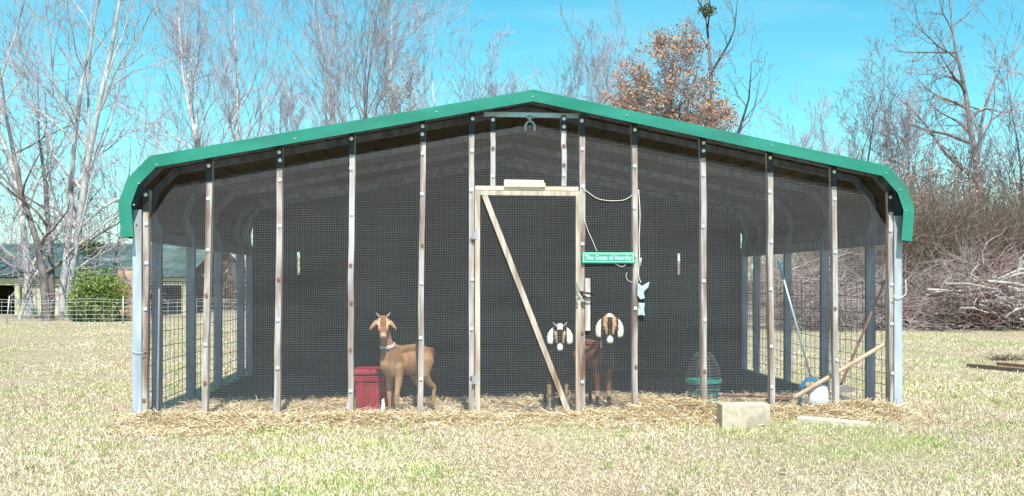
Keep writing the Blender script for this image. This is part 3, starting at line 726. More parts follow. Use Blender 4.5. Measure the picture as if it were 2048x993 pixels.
for i, z in enumerate(np.arange(.285, .50, .026)):
    rad = rr*math.sqrt(max(.03, 1-((z-.27)/.245)**2))
    MB().tube([(rad*math.cos(t), rad*math.sin(t), z) for t in np.linspace(0, 2*math.pi, 29)[:-1]], .004, 6, closed=True).build('ring', M['feeder_wire'], fd, smooth=True)
for k in range(8):
    t = 2*math.pi*k/8+.2
    pts = [(rr*.78*math.cos(t), rr*.78*math.sin(t), 0.02), (rr*math.cos(t), rr*math.sin(t), .24)] + [(rr*math.sqrt(max(.02,1-((z-.27)/.245)**2))*math.cos(t), rr*math.sqrt(max(.02,1-((z-.27)/.245)**2))*math.sin(t), z) for z in (.30,.36,.42,.47,.50)]
    MB().tube(pts, .0035, 5).build('upright', M['feeder_wire'], fd, smooth=True)

# ------------------------------------------------------------------ tools inside on the right
def tool_handle(name, a, b_, r0, r1, m, parent, c0, n=10):
    return MB().tube([a-c0, a-c0+(b_-a)*.03, a-c0+(b_-a)*.5, b_-c0-(b_-a)*.01, b_-c0], [r0*.7, r0, (r0+r1)/2, r1, r1*.6], n).build(name, M[m], parent, smooth=True)
# long wooden handle lying up against the right side
A = at(1586, 797, .12); A[2] = max(A[2], .10); B_ = at(1779, 683, .10)
rk = empty('wooden_rake', tuple(A), 'tool with a long pale wooden handle slanting up to the right corner', 'rake')
tool_handle('handle', A, B_, .021, .018, 'handle_wood', rk, A)
MB().bar((-.03,0,-.02), (-.22,.10,-.025), .025, .02).build('rake_head', M['dark_wire'], rk)
for k in range(7):
    q = -.04-.026*k; MB().tube([(q, -.02-q*.48*0+.013*k, -.02), (q-.004, -.03+.013*k, -.035), (q, -.035+.013*k, -.02)], .0035, 5).build('tine', M['dark_wire'], rk)
# red-brown handle on the floor
A = at(1444, 776, .55); A[2] = .12; B_ = at(1590, 796, .45); B_[2] = max(.05, B_[2])
bh = empty('brown_handled_tool', tuple(A), 'tool with red-brown handle resting low between feeder and blue scoop', 'tool')
tool_handle('handle', A, B_, .015, .011, 'brown_handle', bh, A)
MB().tube([(0,0,0), (-.06,.01,.012)], [.018,.010], 8).build('ferrule', M['grey_metal'], bh, smooth=True)
# blue scoop
A = at(1556, 518, .16); B_ = at(1622, 756, .22)
sc = empty('litter_scoop', (B_[0], B_[1], .02), 'blue long-handled scoop leaning on a stud', 'scoop')
c0 = np.array(sc.location)
G = A + (B_-A)*.17
MB().tube([A-c0, A-c0+(G-A)*.1, G-c0], [.008,.013,.013], 10).build('grip', M['blue_pl'], sc, smooth=True)
MB().tube([G-c0, B_-c0], .0095, 10).build('handle', M['alu'], sc, smooth=True)
hw = .110; hz = B_[2]-.02
MB().add([(-.03,-.015,hz),(.04,-.015,hz),(hw*.8,-.03,hz-.06),(hw,-.03,0.0),(hw*.86,-.02,0.0),(hw*.66,-.02,hz-.075),(.02,-.01,hz-.03),(-.05,-.01,hz-.04),(-hw*.75,-.02,hz-.10),(-hw*.9,-.02,0.0),(-hw*1.05,-.03,0.0),(-hw*.9,-.03,hz-.08),
          (-.03,.05,hz),(.04,.05,hz),(hw*.8,.05,hz-.06),(hw,.05,0.0),(hw*.86,.05,0.0),(hw*.66,.05,hz-.075),(.02,.05,hz-.03),(-.05,.05,hz-.04),(-hw*.75,.05,hz-.10),(-hw*.9,.05,0.0),(-hw*1.05,.05,0.0),(-hw*.9,.05,hz-.08)],
         [(0,1,6,7),(1,2,5,6),(2,3,4,5),(0,7,8,11),(11,8,9,10),(12,19,18,13),(13,18,17,14),(14,17,16,15),(12,23,20,19),(23,22,21,20)] +
         [(i, (i+1)%12+12 if False else i+12, (i+1)%12+12, (i+1)%12) for i in range(12)]).build('scoop_frame', M['blue_pl'], sc)
p = at(1637, 800, .2)
bagv = MB(); Vb = []; rb_ = random.Random(5)
prof_b = [(0,.070),(.06,.084),(.11,.080),(.15,.064),(.185,.035)]
for z, r_ in prof_b:
    for k in range(12):
        t = 2*math.pi*k/12; q = r_*(1+rb_.uniform(-.12,.12)); Vb.append((q*math.cos(t)*1.3, q*math.sin(t)*.6, z*1.12+rb_.uniform(-.006,.006)))
Fb = [(i*12+k, i*12+(k+1)%12, (i+1)*12+(k+1)%12, (i+1)*12+k) for i in range(4) for k in range(12)] + [tuple(range(48,60)), tuple(range(12))[::-1]]
o = bagv.add(Vb, Fb).build('feed_bag', M['white_pl'], smooth=True); o.location = (p[0]-.01, .15, .035); tag(o, 'crumpled white sack slumped inside the blue scoop', 'sack')
# shovel leaning with black grip
A = at(1771, 560, .35); B_ = at(1682, 770, .25)
sv = empty('shovel', (B_[0], B_[1], .02), 'dark-handled shovel with pale blade and black grip leaning in right corner', 'shovel')
c0 = np.array(sv.location)
tool_handle('handle', B_, A, .013, .012, 'brown_handle', sv, c0)
q = at(1763, 612, .34)-c0
MB().tube([q+np.array([-.06,0,.015]), q+np.array([-.02,-.01,-.008]), q+np.array([.03,-.01,-.01]), q+np.array([.06,0,0])], .014, 8).build('grip', M['black_pl'], sv, smooth=True)
bt = B_-c0
mb = MB(); bl_ = [(-.015,0),(.02,.005),(.06,-.02),(.11,-.055),(.04,-.075),(-.04,-.07),(-.05,-.03)]
mb.prism([(x, z) for x, z in bl_], (bt[0]+.02, -.05, bt[2]), (1,0,0), (0,-.35,.94), (0,.94,.35), .006)
mb.build('blade', M['blade'], sv)

# ------------------------------------------------------------------ outside: block, planks, timbers, leaves
p0, p1 = ground(1446, 857), ground(1541, 855)
bw = p1[0]-p0[0]; 
blk = empty('concrete_block', ((p0[0]+p1[0])/2, (p0[1]+p1[1])/2+.10, 0), 'pale solid concrete block on the grass in front of the screen', 'block')
Vv = []; mbk = MB().box(-bw/2, bw/2, -.10, .10, -.01, .185)
mbk.build('block', M['concrete'], blk, bevel=.008)
tag(blk)
blk_child = blk.children[0]
# single mesh: drop the empty
bpy.data.objects.remove(blk)
blk = blk_child; blk.name = 'concrete_block'; blk.location = ((p0[0]+p1[0])/2, (p0[1]+p1[1])/2+.10, 0); blk.rotation_euler = (0, 0, R(-2)); tag(blk, 'pale solid concrete block on the grass in front of the screen', 'block')
p0, p1 = ground(1609, 842, .02), ground(1736, 850, .02)
o = MB().bar((-.29,0,.02), (.29,0,.02), .09, .035).build('plank', M['pale_wood'], bevel=.003)
pm_ = (p0+p1)/2; o.location = (pm_[0], pm_[1]+.06, 0); o.rotation_euler = (R(6), R(1.5), math.atan2(p1[1]-p0[1], p1[0]-p0[0])); tag(o, 'weathered pine plank lying in grass before the right bays', 'plank')
p0 = ground(1938, 736); p1 = ground(2110, 752)
d_ = (p1-p0); Ld = np.linalg.norm(d_); an = math.atan2(d_[1], d_[0])
o = MB().bar((0,0,.03), (Ld,0,.03), .10, .05).build('timber', M['old_timber'], bevel=.003); o.location = tuple(p0); o.rotation_euler = (0, 0, an); tag(o, 'long dark old timber lying on lawn at far right edge', 'timber')
p0 = ground(2005, 742); 
o = MB().bar((0,0,.085), (1.2,.1,.06), .06, .04).build('timber', M['brown_handle'], bevel=.003); o.location = (p0[0], p0[1]+.12, 0); o.rotation_euler = (0, 0, an+.05); tag(o, 'shorter reddish timber resting on the long dark timber', 'timber')
polys = []; p0 = ground(2015, 722)
for k in range(120):
    a0 = rnd.uniform(0, 6.28); q = np.array([p0[0]+rnd.uniform(-.25,.25), p0[1]+rnd.uniform(-.1,.1), 0]); d_ = np.array([math.cos(a0)*.12, math.sin(a0)*.1, rnd.uniform(.03,.10)])
    polys.append((np.array([q, q+d_*.6+[0,0,.01], q+d_*1.2]), np.array([.004,.003,.0015])))
V, F = tubes_np(polys, 3); o = mesh_np('dead_weeds', V, F, M['old_timber']); tag(o, 'dark dead weed tuft on lawn at far right', 'weeds', kind='stuff')
def leaf(x, y, s, rot, label):
    p = ground(x, y)
    mb = MB().add([(-s,0,.03),(-.3*s,-.5*s,.045),(.5*s,-.4*s,.03),(s,0,.05),(.5*s,.45*s,.035),(-.3*s,.5*s,.03),(0,0,.034)], [(0,1,6),(1,2,6),(2,3,6),(3,4,6),(4,5,6),(5,0,6)])
    o = mb.build('fallen_leaf', M['dead_leaf']); o.location = tuple(p); o.rotation_euler = (.2, .1, rot)
    sdm = o.modifiers.new('thick', 'SOLIDIFY'); sdm.thickness = .0012
    return tag(o, label, 'leaf')
leaf(231, 948, .035, .4, 'larger brown fallen leaf on grass at lower left')
leaf(62, 946, .022, 1.4, 'small brown fallen leaf near lower left edge')
leaf(1031, 880, .035, .1, 'brown fallen leaf on grass in front of the door')
leaf(1565, 953, .03, 2.0, 'brown fallen leaf in foreground grass at lower right')
leaf(845, 867, .02, 1.0, 'small brown fallen leaf in front of the hay left of the door')
leaf(603, 928, .015, 2.2, 'tiny brown fallen leaf in the foreground left of centre')

# ------------------------------------------------------------------ goats
def cap_mesh(mb, p1, r1, p2, r2, n=14, sq=(1,1)):
    p1, p2 = np.array(p1, float), np.array(p2, float); d = p2-p1; L = np.linalg.norm(d) + 1e-9; d = d/L
    pts, rad = [], []
    for a in (80, 60, 35): pts.append(p1 - d*r1*math.sin(R(a))); rad.append(r1*math.cos(R(a)))
    for t in (0, .5, 1): pts.append(p1 + d*L*t); rad.append(r1 + (r2-r1)*t)
    for a in (35, 60, 80): pts.append(p2 + d*r2*math.sin(R(a))); rad.append(r2*math.cos(R(a)))
    mb.tube(pts, rad, n)
def ell(mb, c_, rx, ry, rz, Rm=None, n=18, m_=12):
    V, F = [], []
    for i in range(1, m_):
        ph = math.pi*i/m_
        for k in range(n):
            t = 2*math.pi*k/n; v = np.array([rx*math.sin(ph)*math.cos(t), ry*math.sin(ph)*math.sin(t), rz*math.cos(ph)])
            if Rm is not None: v = Rm @ v
            V.append(np.array(c_)+v)
    for i in range(m_-2):
        for k in range(n): F.append((i*n+k, (i+1)*n+k, (i+1)*n+(k+1)%n, i*n+(k+1)%n))
    F.append(tuple(range(n))); F.append(tuple((m_-2)*n+k for k in range(n))[::-1])
    mb.add(V, F)
def rotz(a): c_, s_ = math.cos(a), math.sin(a); return np.array([[c_,-s_,0],[s_,c_,0],[0,0,1]])
def roty(a): c_, s_ = math.cos(a), math.sin(a); return np.array([[c_,0,s_],[0,1,0],[-s_,0,c_]])
def rotx(a): c_, s_ = math.cos(a), math.sin(a); return np.array([[1,0,0],[0,c_,-s_],[0,s_,c_]])
def goat(base, yaw, hs_, head_pos, head_yaw, legs, ear, horn, coatfn, label, body_len=.56, pitch=.35, belly=1.0, collar=None, horn_len=.06, pointed=0, hsz=1.0, slim=1.0):
    """body frame: x forward, y left, z up; scale hs_=withers height."""
    B = rotz(yaw); H = rotz(head_yaw) @ roty(pitch); hp = np.array(head_pos, float)
    S = hs_/.62; T = lambda *p: B @ (np.array(p)*S); sl = slim
    mb = MB(); bl = body_len
    ch = (bl/2-.06, 0, .45); rp = (-bl/2+.08, 0, .47)
    ell(mb, T(*ch), .14*S*sl, .092*S*sl, .142*S*sl, B)                     # chest
    ell(mb, T(-.02, 0, .445), (bl/2-.02)*S, .115*S*belly*sl, .122*S*sl, B)    # barrel
    ell(mb, T(*rp), .135*S, .095*S, .125*S, B @ roty(-.15))           # rump
    cap_mesh(mb, T(bl/2-.16,0,.565), .040*S, T(-bl/2+.10,0,.575), .040*S)  # topline
    ell(mb, T(bl/2-.10,0,.575), .07*S, .03*S, .045*S, B)             # withers
    nb = T(bl/2-.04, 0, .50); poll = hp + H @ np.array([-.03,0,.0])
    mid = (nb*.5+poll*.5) + B @ np.array([.012,0,-.01])
    cap_mesh(mb, nb, .080*S, mid, .052*S); cap_mesh(mb, mid, .052*S, poll, .042*S)
    cap_mesh(mb, T(bl/2+.02,0,.44), .062*S, mid, .040*S)
    # head
    Sb = S; S = S*hsz; h = lambda *p: hp + H @ (np.array(p)*S)
    ell(mb, h(0,0,.012), .062*S, .046*S, .052*S, H)
    cap_mesh(mb, h(.02,0,.0), .043*S, h(.105,0,-.032), .026*S)
    cap_mesh(mb, h(.08,0,-.022), .029*S, h(.128,0,-.036), .023*S)
    cap_mesh(mb, h(.02,0,-.025), .033*S, h(.105,0,-.052), .016*S)
    for s_ in (-1,1): cap_mesh(mb, h(.035,s_*.034,.020), .016*S, h(.055,s_*.026,.004), .012*S)
    # ears: flattened drops
    el_, ew, spread_, dr = ear
    for s_ in (-1,1):
        root = h(-.010, s_*.034, .026)
        n_e = 18
        for k in range(n_e):
            t = k/(n_e-1); q = root + H @ np.array([-.005+.012*t, s_*spread_*(t**.9 if pointed else math.sin(t*1.57)**.8), 0]) + np.array([0,0,-el_*dr*t**(1.0 if pointed else 1.15)])
            wv_ = ew*(.42+.62*math.sin(math.pi*min(1,.10+.74*t)))*(1 if pointed == 0 else 1.15-.75*t)
            Er = H @ rotz(s_*.35)
            ell(mb, q, .0085, wv_, max(el_*.10,.014), Er, n=14, m_=8)
    Sh = S; S = Sb
    # legs: name -> list of joints (local body coords, unscaled) with radii
    hooves = []
    for L in legs:
        for (a_, ra), (b2, rb2) in zip(L[:-1], L[1:]): cap_mesh(mb, T(*a_), ra*S, T(*b2), rb2*S)
        hooves.append(T(*L[-1][0]))
    # tail
    cap_mesh(mb, T(-bl/2-.02,0,.555), .018*S, T(-bl/2-.07,0,.55), .014*S); cap_mesh(mb, T(-bl/2-.07,0,.55), .016*S, T(-bl/2-.10,0,.50), .008*S)
    me0 = bpy.data.meshes.new('tmp'); me0.from_pydata(mb.v, [], mb.f); to = bpy.data.objects.new('tmp', me0); col.objects.link(to)
    rm = to.modifiers.new('r', 'REMESH'); rm.mode = 'VOXEL'; rm.voxel_size = .0065; rm.use_smooth_shade = True
    sm = to.modifiers.new('s', 'SMOOTH'); sm.factor = .5; sm.iterations = 4
    bpy.context.view_layer.update()
    me = bpy.data.meshes.new_from_object(to.evaluated_get(bpy.context.evaluated_depsgraph_get())); bpy.data.objects.remove(to)
    V = np.empty(len(me.vertices)*3, dtype=np.float32); me.vertices.foreach_get('co', V); V = V.reshape(-1, 3)
    loc_h = (V - hp) @ H / Sh; loc_b = (V @ B) / S
    loc_e = (V - hp) @ rotz(head_yaw) / Sh
    C = coatfn(loc_b, loc_h, loc_e)
    a_ = me.color_attributes.new('tint', 'FLOAT_COLOR', 'POINT'); c4 = np.ones((len(V),4), dtype=np.float32); c4[:, :3] = C; a_.data.foreach_set('color', c4.ravel())
    me.materials.clear(); me.materials.append(M['coat'])
    root = empty('goat', base, label, 'goat')
    me.name = 'body'; bo = bpy.data.objects.new('body', me); link(bo, root)
    no_ = np.empty(len(V)*3, dtype=np.float32); me.vertices.foreach_get('normal', no_); no_ = no_.reshape(-1, 3)
    ix = rg.integers(0, len(V), 15000); b0_ = V[ix]; nn = no_[ix]; back = B @ np.array([-.55, 0, -.85])
    dd_ = nn*.45 + back*.75 + rg.normal(0, .28, (len(ix), 3)); dd_ /= np.linalg.norm(dd_, axis=1, keepdims=True)
    dd_ *= (rg.uniform(.006, .015, len(ix))*np.where(np.linalg.norm(loc_h[ix], axis=1) < .22, .45, 1))[:, None]
    sd2 = np.cross(dd_, nn); sd2 /= np.linalg.norm(sd2, axis=1, keepdims=True)+1e-9; sd2 *= .0009
    Vf_ = np.stack([b0_-sd2, b0_+sd2, b0_+dd_], 1).reshape(-1, 3); Ff_ = np.arange(len(Vf_)).reshape(-1, 3)
    mesh_np('hair', Vf_, Ff_, M['coat'], root, tint=np.repeat(C[ix]*rg.uniform(.65, 1.5, len(ix))[:, None], 3, axis=0))
    for s_ in (-1,1):
        if horn:
            hh = lambda *p: hp + H @ (np.array(p)*Sh)
            pts = [hh(-.01, s_*.020, .045), hh(-.012, s_*.030, .045+horn_len*.45), hh(-.018, s_*.044, .045+horn_len*.85), hh(-.03, s_*.052, .045+horn_len)]
            MB().tube(pts, [.013*S,.011*S,.007*S,.003*S], 10).build('horn', M['horn'], root, smooth=True)
        e = MB(); ell(e, hp + H @ (np.array((.046, s_*.0375, .014))*Sh), .011*Sh, .0075*Sh, .0095*Sh, H, n=12, m_=8); e.build('eye', M['eye'], root, smooth=True)
    e = MB(); nc = hp + H @ (np.array((.146, 0, -.040))*Sh); ell(e, nc, .010*Sh, .014*Sh, .008*Sh, H, n=12, m_=8); e.build('nose', M['eye'] if label.startswith(('black','dark')) else M['hoof'], root, smooth=True)
    for q in hooves:
        e = MB(); fwd = B @ np.array([1,0,0])
        cap_mesh(e, q + np.array([0,0,.010]), .018*S, q + fwd*.012 + np.array([0,0,.004]), .017*S, n=10); e.build('hoof', M['hoof'], root, smooth=True)
    if collar:
        t_, rcol, mname = collar; cpt = nb*(1-t_)+poll*t_ + B @ np.array([.006,0,-.004]); ax_ = (poll-nb)/np.linalg.norm(poll-nb)
        u_ = np.cross(ax_, [0,0,1]); u_ /= np.linalg.norm(u_); v_ = np.cross(ax_, u_)
        tilt = [cpt + rcol*(u_*math.cos(t)+v_*math.sin(t)) for t in np.linspace(0, 2*math.pi, 25)[:-1]]
        mbc = MB(); 
        for off_ in (-.008, 0, .008): mbc.tube([p + ax_*off_ for p in tilt], .0065, 6, closed=True)
        mbc.build('collar', M[mname], root, smooth=True)
        f_ = min(tilt, key=lambda p: p[1]); e = MB(); ell(e, f_ + np.array([0,-.006,-.012]), .022, .008, .011, None, n=12, m_=8); e.build('collar_tag', M['blue_pl'], root, smooth=True)
    return root
def sstep(a, b_, x): t = np.clip((x-a)/(b_-a), 0, 1); return t*t*(3-2*t)
def blend(C, colr, m_): return C*(1-m_[:, None]) + np.array(colr)[None]*m_[:, None]
def on_head(h): return sstep(-.09,-.05,h[:,0])*sstep(-.13,-.09,h[:,2])*(np.abs(h[:,1]) < .3)*sstep(.20,.17,np.abs(h[:,0])) * (h[:,2] < .2)

def coat_tan(b_, h, e):
    nz_ = smooth_noise(b_[:,0]*9, b_[:,2]*9, 1.3)*.16 + smooth_noise(b_[:,0]*41, b_[:,2]*23, 1.3, 2)*.16
    C = np.tile(np.array([[.34,.185,.095]]), (len(b_),1))*(1+nz_[:,None])
    C = blend(C, (.46,.28,.15), sstep(.40,.30,b_[:,2])*.6)
    C = blend(C, (.50,.32,.19), sstep(.12,.25,b_[:,0])*sstep(.50,.42,b_[:,2])*.5)
    C = blend(C, (.22,.10,.045), sstep(.52,.60,b_[:,2])*.45)
    C = blend(C, (.55,.38,.24), sstep(.3,.9,smooth_noise(b_[:,0]*13, b_[:,2]*11, 1.2, 5))*.5)
    hd = (h[:,2] > -.10) & (np.abs(h[:,0]) < .2) & (np.abs(h[:,1]) < .2)
    hd = hd & (h[:,0] > -.08)
    C = blend(C, (.30,.12,.055), hd*1.0*.8)
    face = (np.abs(h[:,1]) < .06) & (h[:,0] > .0) & hd
    C = blend(C, (.72,.52,.34), (face & (np.abs(h[:,1]) > .022) & (h[:,0] < .075) & (h[:,2] > -.02))*.9)
    C = blend(C, (.55,.38,.26), (face & (h[:,0] > .108))*.8)
    C = blend(C, (.04,.025,.02), (face & (h[:,0] > .138))*.8)
    C = blend(C, (.50,.27,.14), (hd & (np.abs(h[:,1]) > .055))*.9)
    C = blend(C, (.10,.05,.03), sstep(.585,.61,b_[:,2])*(b_[:,0] < .16)*.0)
    C = blend(C, (.20,.10,.05), (b_[:,2] < .08)*.6)
    return C
def coat_black(b_, h, e):
    C = np.tile(np.array([[.018,.014,.012]]), (len(b_),1))
    C = blend(C, (.45,.26,.12), (b_[:,2] < .27)*(b_[:,0] > .1)*sstep(.08,.20,b_[:,2])*sstep(.05,.03,np.abs(np.abs(b_[:,1])-.11))*.75)
    C = blend(C, (.50,.42,.35), ((b_[:,2] < .14) & (b_[:,0] > .1))*.6)
    hd = (h[:,2] > -.3) & (h[:,0] > -.06) & (h[:,0] < .2) & (np.abs(h[:,1]) < .25)
    ear = (np.abs(e[:,1]) > .050) & (np.abs(e[:,1]) < .16) & (e[:,2] > -.16) & (e[:,2] < .06) & (np.abs(e[:,0]) < .05)
    C = blend(C, (.74,.72,.72), ear*1.0)
    f = (np.abs(h[:,1]) < .056) & (h[:,0] > -.05) & (h[:,2] > -.075) & (h[:,0] < .2)
    C = blend(C, (.80,.78,.74), (f & (h[:,2] > .044) & (np.abs(h[:,1]) < .019) & (h[:,0] < .022))*1.0)
    C = blend(C, (.60,.40,.22), (f & (np.abs(h[:,1]) > .020) & (np.abs(h[:,1]) < .042) & (h[:,0] < .095) & (h[:,0] > .02) & (h[:,2] < .043))*1.0)
    C = blend(C, (.82,.80,.78), (f & (h[:,0] > .104+.5*np.abs(h[:,1])))*1.0)
    C = blend(C, (.10,.07,.06), (f & (h[:,0] > .130) & (h[:,2] < -.045) )*1.0)
    return C
def coat_brown(b_, h, e):
    C = np.tile(np.array([[.11,.036,.014]]), (len(b_),1))*(1+.3*smooth_noise(b_[:,0]*9, b_[:,2]*9, 1.1)[:,None])
    C = blend(C, (.24,.085,.035), sstep(.10,-.02,b_[:,0])*sstep(.38,.46,b_[:,2])*.9)
    C = blend(C, (.03,.017,.012), sstep(.42,.34,b_[:,2])*(b_[:,0] < .05)*.9)
    C = blend(C, (.018,.012,.010), sstep(.20,.26,b_[:,0])*sstep(.085,.06,np.abs(b_[:,1]))*sstep(.28,.34,b_[:,2])*.9)
    lg = (b_[:,2] < .36) & (b_[:,0] > .08)
    C = blend(C, (.20,.08,.035), lg*(b_[:,1] > 0)*.7)
    C = blend(C, (.04,.02,.015), (lg & (b_[:,2] < .12))*1.0)
    C = blend(C, (.55,.42,.30), (lg & (b_[:,2] < .17) & (b_[:,2] > .12))*.8)
    hd = (h[:,2] > -.3) & (h[:,0] > -.06) & (h[:,0] < .2) & (np.abs(h[:,1]) < .25)
    ear = (np.abs(e[:,1]) > .052) & (np.abs(e[:,1]) < .16) & (e[:,2] > -.17) & (e[:,2] < .06) & (np.abs(e[:,0]) < .05)
    C = blend(C, (.80,.72,.66), ear*1.0)
    f = (np.abs(h[:,1]) < .058) & (h[:,0] > -.05) & (h[:,2] > -.075) & (h[:,0] < .2)
    C = blend(C, (.03,.018,.014), f*1.0)
    C = blend(C, (.80,.78,.75), (f & (h[:,2] > .048) & (np.abs(h[:,1]) < .018) & (h[:,0] < .0))*1.0)
    C = blend(C, (.62,.36,.18), (f & (np.abs(h[:,1]) > .017) & (np.abs(h[:,1]) < .044) & (h[:,0] < .095) & (h[:,2] > -.01))*1.0)
    C = blend(C, (.80,.76,.72), (f & (h[:,0] > .106+.6*np.abs(h[:,1])))*1.0)
    C = blend(C, (.10,.06,.05), (f & (h[:,0] > .128) & (h[:,2] < -.042))*1.0)
    return C
def legset(bl, fw=.06, hwid=.065, fsep=(0,0), hsep=(0,0)):
    L = []
    for s_, dx in ((1, fsep[0]), (-1, fsep[1])):
        x = bl/2-.07
        L.append([((x,s_*.055,.42),.055),((x-.01+dx*.3,s_*fw,.33),.036),((x+dx*.7,s_*fw,.205),.023),((x+.005+dx*.8,s_*fw,.185),.025),((x+.002+dx,s_*fw,.075),.0145),((x+.004+dx,s_*fw,.055),.018),((x+.016+dx,s_*fw,.018),.016)])
    for s_, dx in ((1, hsep[0]), (-1, hsep[1])):
        x = -bl/2+.06
        L.append([((x+.02,s_*.05,.46),.078),((x+.055,s_*.06,.335),.050),((x+.0+dx*.6,s_*hwid,.245),.028),((x-.055+dx,s_*hwid,.205),.021),((x-.045+dx,s_*hwid,.085),.0145),((x-.04+dx,s_*hwid,.06),.018),((x-.022+dx,s_*hwid,.018),.016)])
    return L
def yaw_to(v): return math.atan2(v[1], v[0])
FLOOR = .02
# left goat: tan
gp0 = ground(818, 829, FLOOR); gY = .33
base = np.array([at(815, 800, gY)[0], gY+.10, FLOOR])
hd = at(766, 648, gY-.15)
yaw = math.pi + R(50)
goat(base, yaw, .60, hd-base, yaw_to(CAM[:2]-hd[:2])+R(2), legset(.52, hsep=(-.03,.02), fsep=(.02,-.015)), (.085,.026,.070,.85), True, coat_tan,
     'tan brown goat with collar standing side-on before the red bin', body_len=.52, pitch=.55, belly=.92, collar=(.35,.062,'collar'), horn_len=.035, pointed=1, hsz=1.18, slim=.90)
# middle goat: black, behind the door
gY = .26; base = np.array([at(1112, 800, gY)[0]+.02, gY+.24, FLOOR])
hd = at(1120, 664, gY-.13)
goat(base, R(-88), .54, hd-base, yaw_to(CAM[:2]-hd[:2]), legset(.50, fw=.085, hwid=.08), (.120,.036,.048,1.0), True, coat_black,
     'black goat with white ears and curved horns behind the door brace', body_len=.50, pitch=.88, belly=1.05, horn_len=.035, hsz=1.32)
# right goat: dark brown
gY = .34; base = np.array([at(1200, 800, gY)[0]-.02, gY+.24, FLOOR])
hd = at(1219, 646, gY-.12)
goat(base, R(-74), .62, hd-base, yaw_to(CAM[:2]-hd[:2])+R(3), legset(.54, fw=.050, hwid=.07, fsep=(.01,-.02)), (.145,.041,.050,1.0), False, coat_brown,
     'dark brown goat with long cream ears right of the door', body_len=.54, pitch=.84, collar=None, hsz=1.3, slim=.92)

# ------------------------------------------------------------------ trees
def nrm(v): return v/(np.linalg.norm(v)+1e-9)
def grow_tree(r, H, r0, spread=.45, lean=(0,0), counts=(13,7,6,3), first=.25, up=.10, wob=.10, stems=1, droop=0.0, limb=.48, tip=.0075, lenf=(.42,.5,.5,.45), straight=1.0, stem_sp=.12):
    trunk, tw = [], []
    def branch(p, d, L, rad, lev):
        n = (12,8,6,5,4)[min(lev,4)]; P = [p]; D = [d]; wb = wob*(.55 if lev == 0 else 1+.35*lev)
        for i in range(n-1):
            d = nrm(d + np.array([r.gauss(0,wb), r.gauss(0,wb), r.gauss(0,wb*.7)+up*(.6 if lev else .25)-droop*lev*.05])); P.append(P[-1]+d*L/(n-1)); D.append(d)
        P = np.array(P); t = np.linspace(0, 1, n); rr_ = np.maximum(rad*(1-(.93 if rad > .03 else .78)*t), tip*.8)
        (trunk if lev <= (1 if stems == 1 else 1) and rad > .03 else tw).append((P, rr_))
        if lev >= len(counts): return
        c = counts[lev]; c = max(2, int(c*(.75+.5*r.random())))
        for k in range(c):
            f0 = first if lev == 0 else .15
            tt = f0 + (1-f0)*((k+r.random())/c); i = min(n-2, int(tt*(n-1))); fr = tt*(n-1)-i
            q = P[i]*(1-fr)+P[i+1]*fr; dd = D[i]
            a = nrm(np.cross(dd, np.array([r.gauss(0,1), r.gauss(0,1), r.gauss(0,1)])))
            ang = spread*(.65+.7*r.random())*(1.15 if lev == 0 else 1)
            nd = nrm(dd*math.cos(ang) + a*math.sin(ang))
            LL = (H if lev == 0 else L)*lenf[lev]*(1.12-.72*tt if lev == 0 else 1.05-.45*tt)*(.7+.6*r.random())
            branch(q, nd, LL, max(tip, rr_[i]*(.55+.15*r.random())) if lev else max(tip, rr_[i]*limb), lev+1)
    for s_ in range(stems):
        a = r.uniform(0, 6.28) if stems > 1 else 0; k_ = stem_sp if stems > 1 else 0
        branch(np.array([math.cos(a)*k_*.8, math.sin(a)*k_*.5, -.1]), nrm(np.array([lean[0]+math.cos(a)*k_, lean[1]+math.sin(a)*k_, 1.0])), H*(1-.12*s_), r0*(1-.15*s_), 0)
    return trunk, tw
def add_tree(px, dist, H, r0, kind, label, seed, name='bare_tree', leaves=0, **kw):
    r = random.Random(seed); p = spot(px, dist)
    if 'counts' in kw and dist > 38.5:
        c_ = kw['counts']; kw['counts'] = (int(c_[0]*1.1), c_[1]+1, c_[2], c_[3])
    tr_, tw = grow_tree(r, H, r0, **kw)
    o = empty(name, tuple(p), label, 'tree', 'bare trees around the field' if name == 'bare_tree' else None)
    V, F = tubes_np(tr_, 8); mesh_np('trunk', V, F, M['bark_'+kind], o, smooth=True)
    V, F = tubes_np(tw, 3); mesh_np('crown', V, F, M['twig_'+kind], o)
    return o, tw
def leaf_cloud(C, s, m, name, parent=None, loc=None, flat=.5):
    n = len(C); a = rg.normal(0,1,(n,3)); a /= np.linalg.norm(a,axis=1,keepdims=True); b_ = np.cross(a, rg.normal(0,1,(n,3))); b_ /= np.linalg.norm(b_,axis=1,keepdims=True)
    ss = s*rg.uniform(.6,1.3,n)[:,None]
    V = np.stack([C-a*ss, C-b_*ss*flat, C+a*ss, C+b_*ss*flat], 1).reshape(-1,3)
    F = np.arange(n*4).reshape(-1,4)
    return mesh_np(name, V, F, m, parent, loc=loc)
T = add_tree
T(128, 33, 13.5, .14, 'pale', 'tallest pale many-branched bare tree beside the green-roofed shed, left of the shelter', 1, stems=3, spread=.62, counts=(12,7,5,3), first=.14, up=.10, lean=(.03,0), tip=.0062, lenf=(.40,.52,.5,.45), stem_sp=.06, wob=.12)
T(62, 35, 11.0, .13, 'pale', 'bare tree with trunk leaning left at the far left edge', 2, tip=.0062, lean=(-.20,0), counts=(11,7,5,2), first=.15, up=.12, spread=.55)
T(96, 32.5, 9.5, .13, 'dark', 'brown forked tree close left of the tallest pale tree, low tangled limbs', 41, stems=2, spread=.7, counts=(11,6,5,2), tip=.0062, first=.10, up=.06, stem_sp=.12, wob=.14, droop=.6)
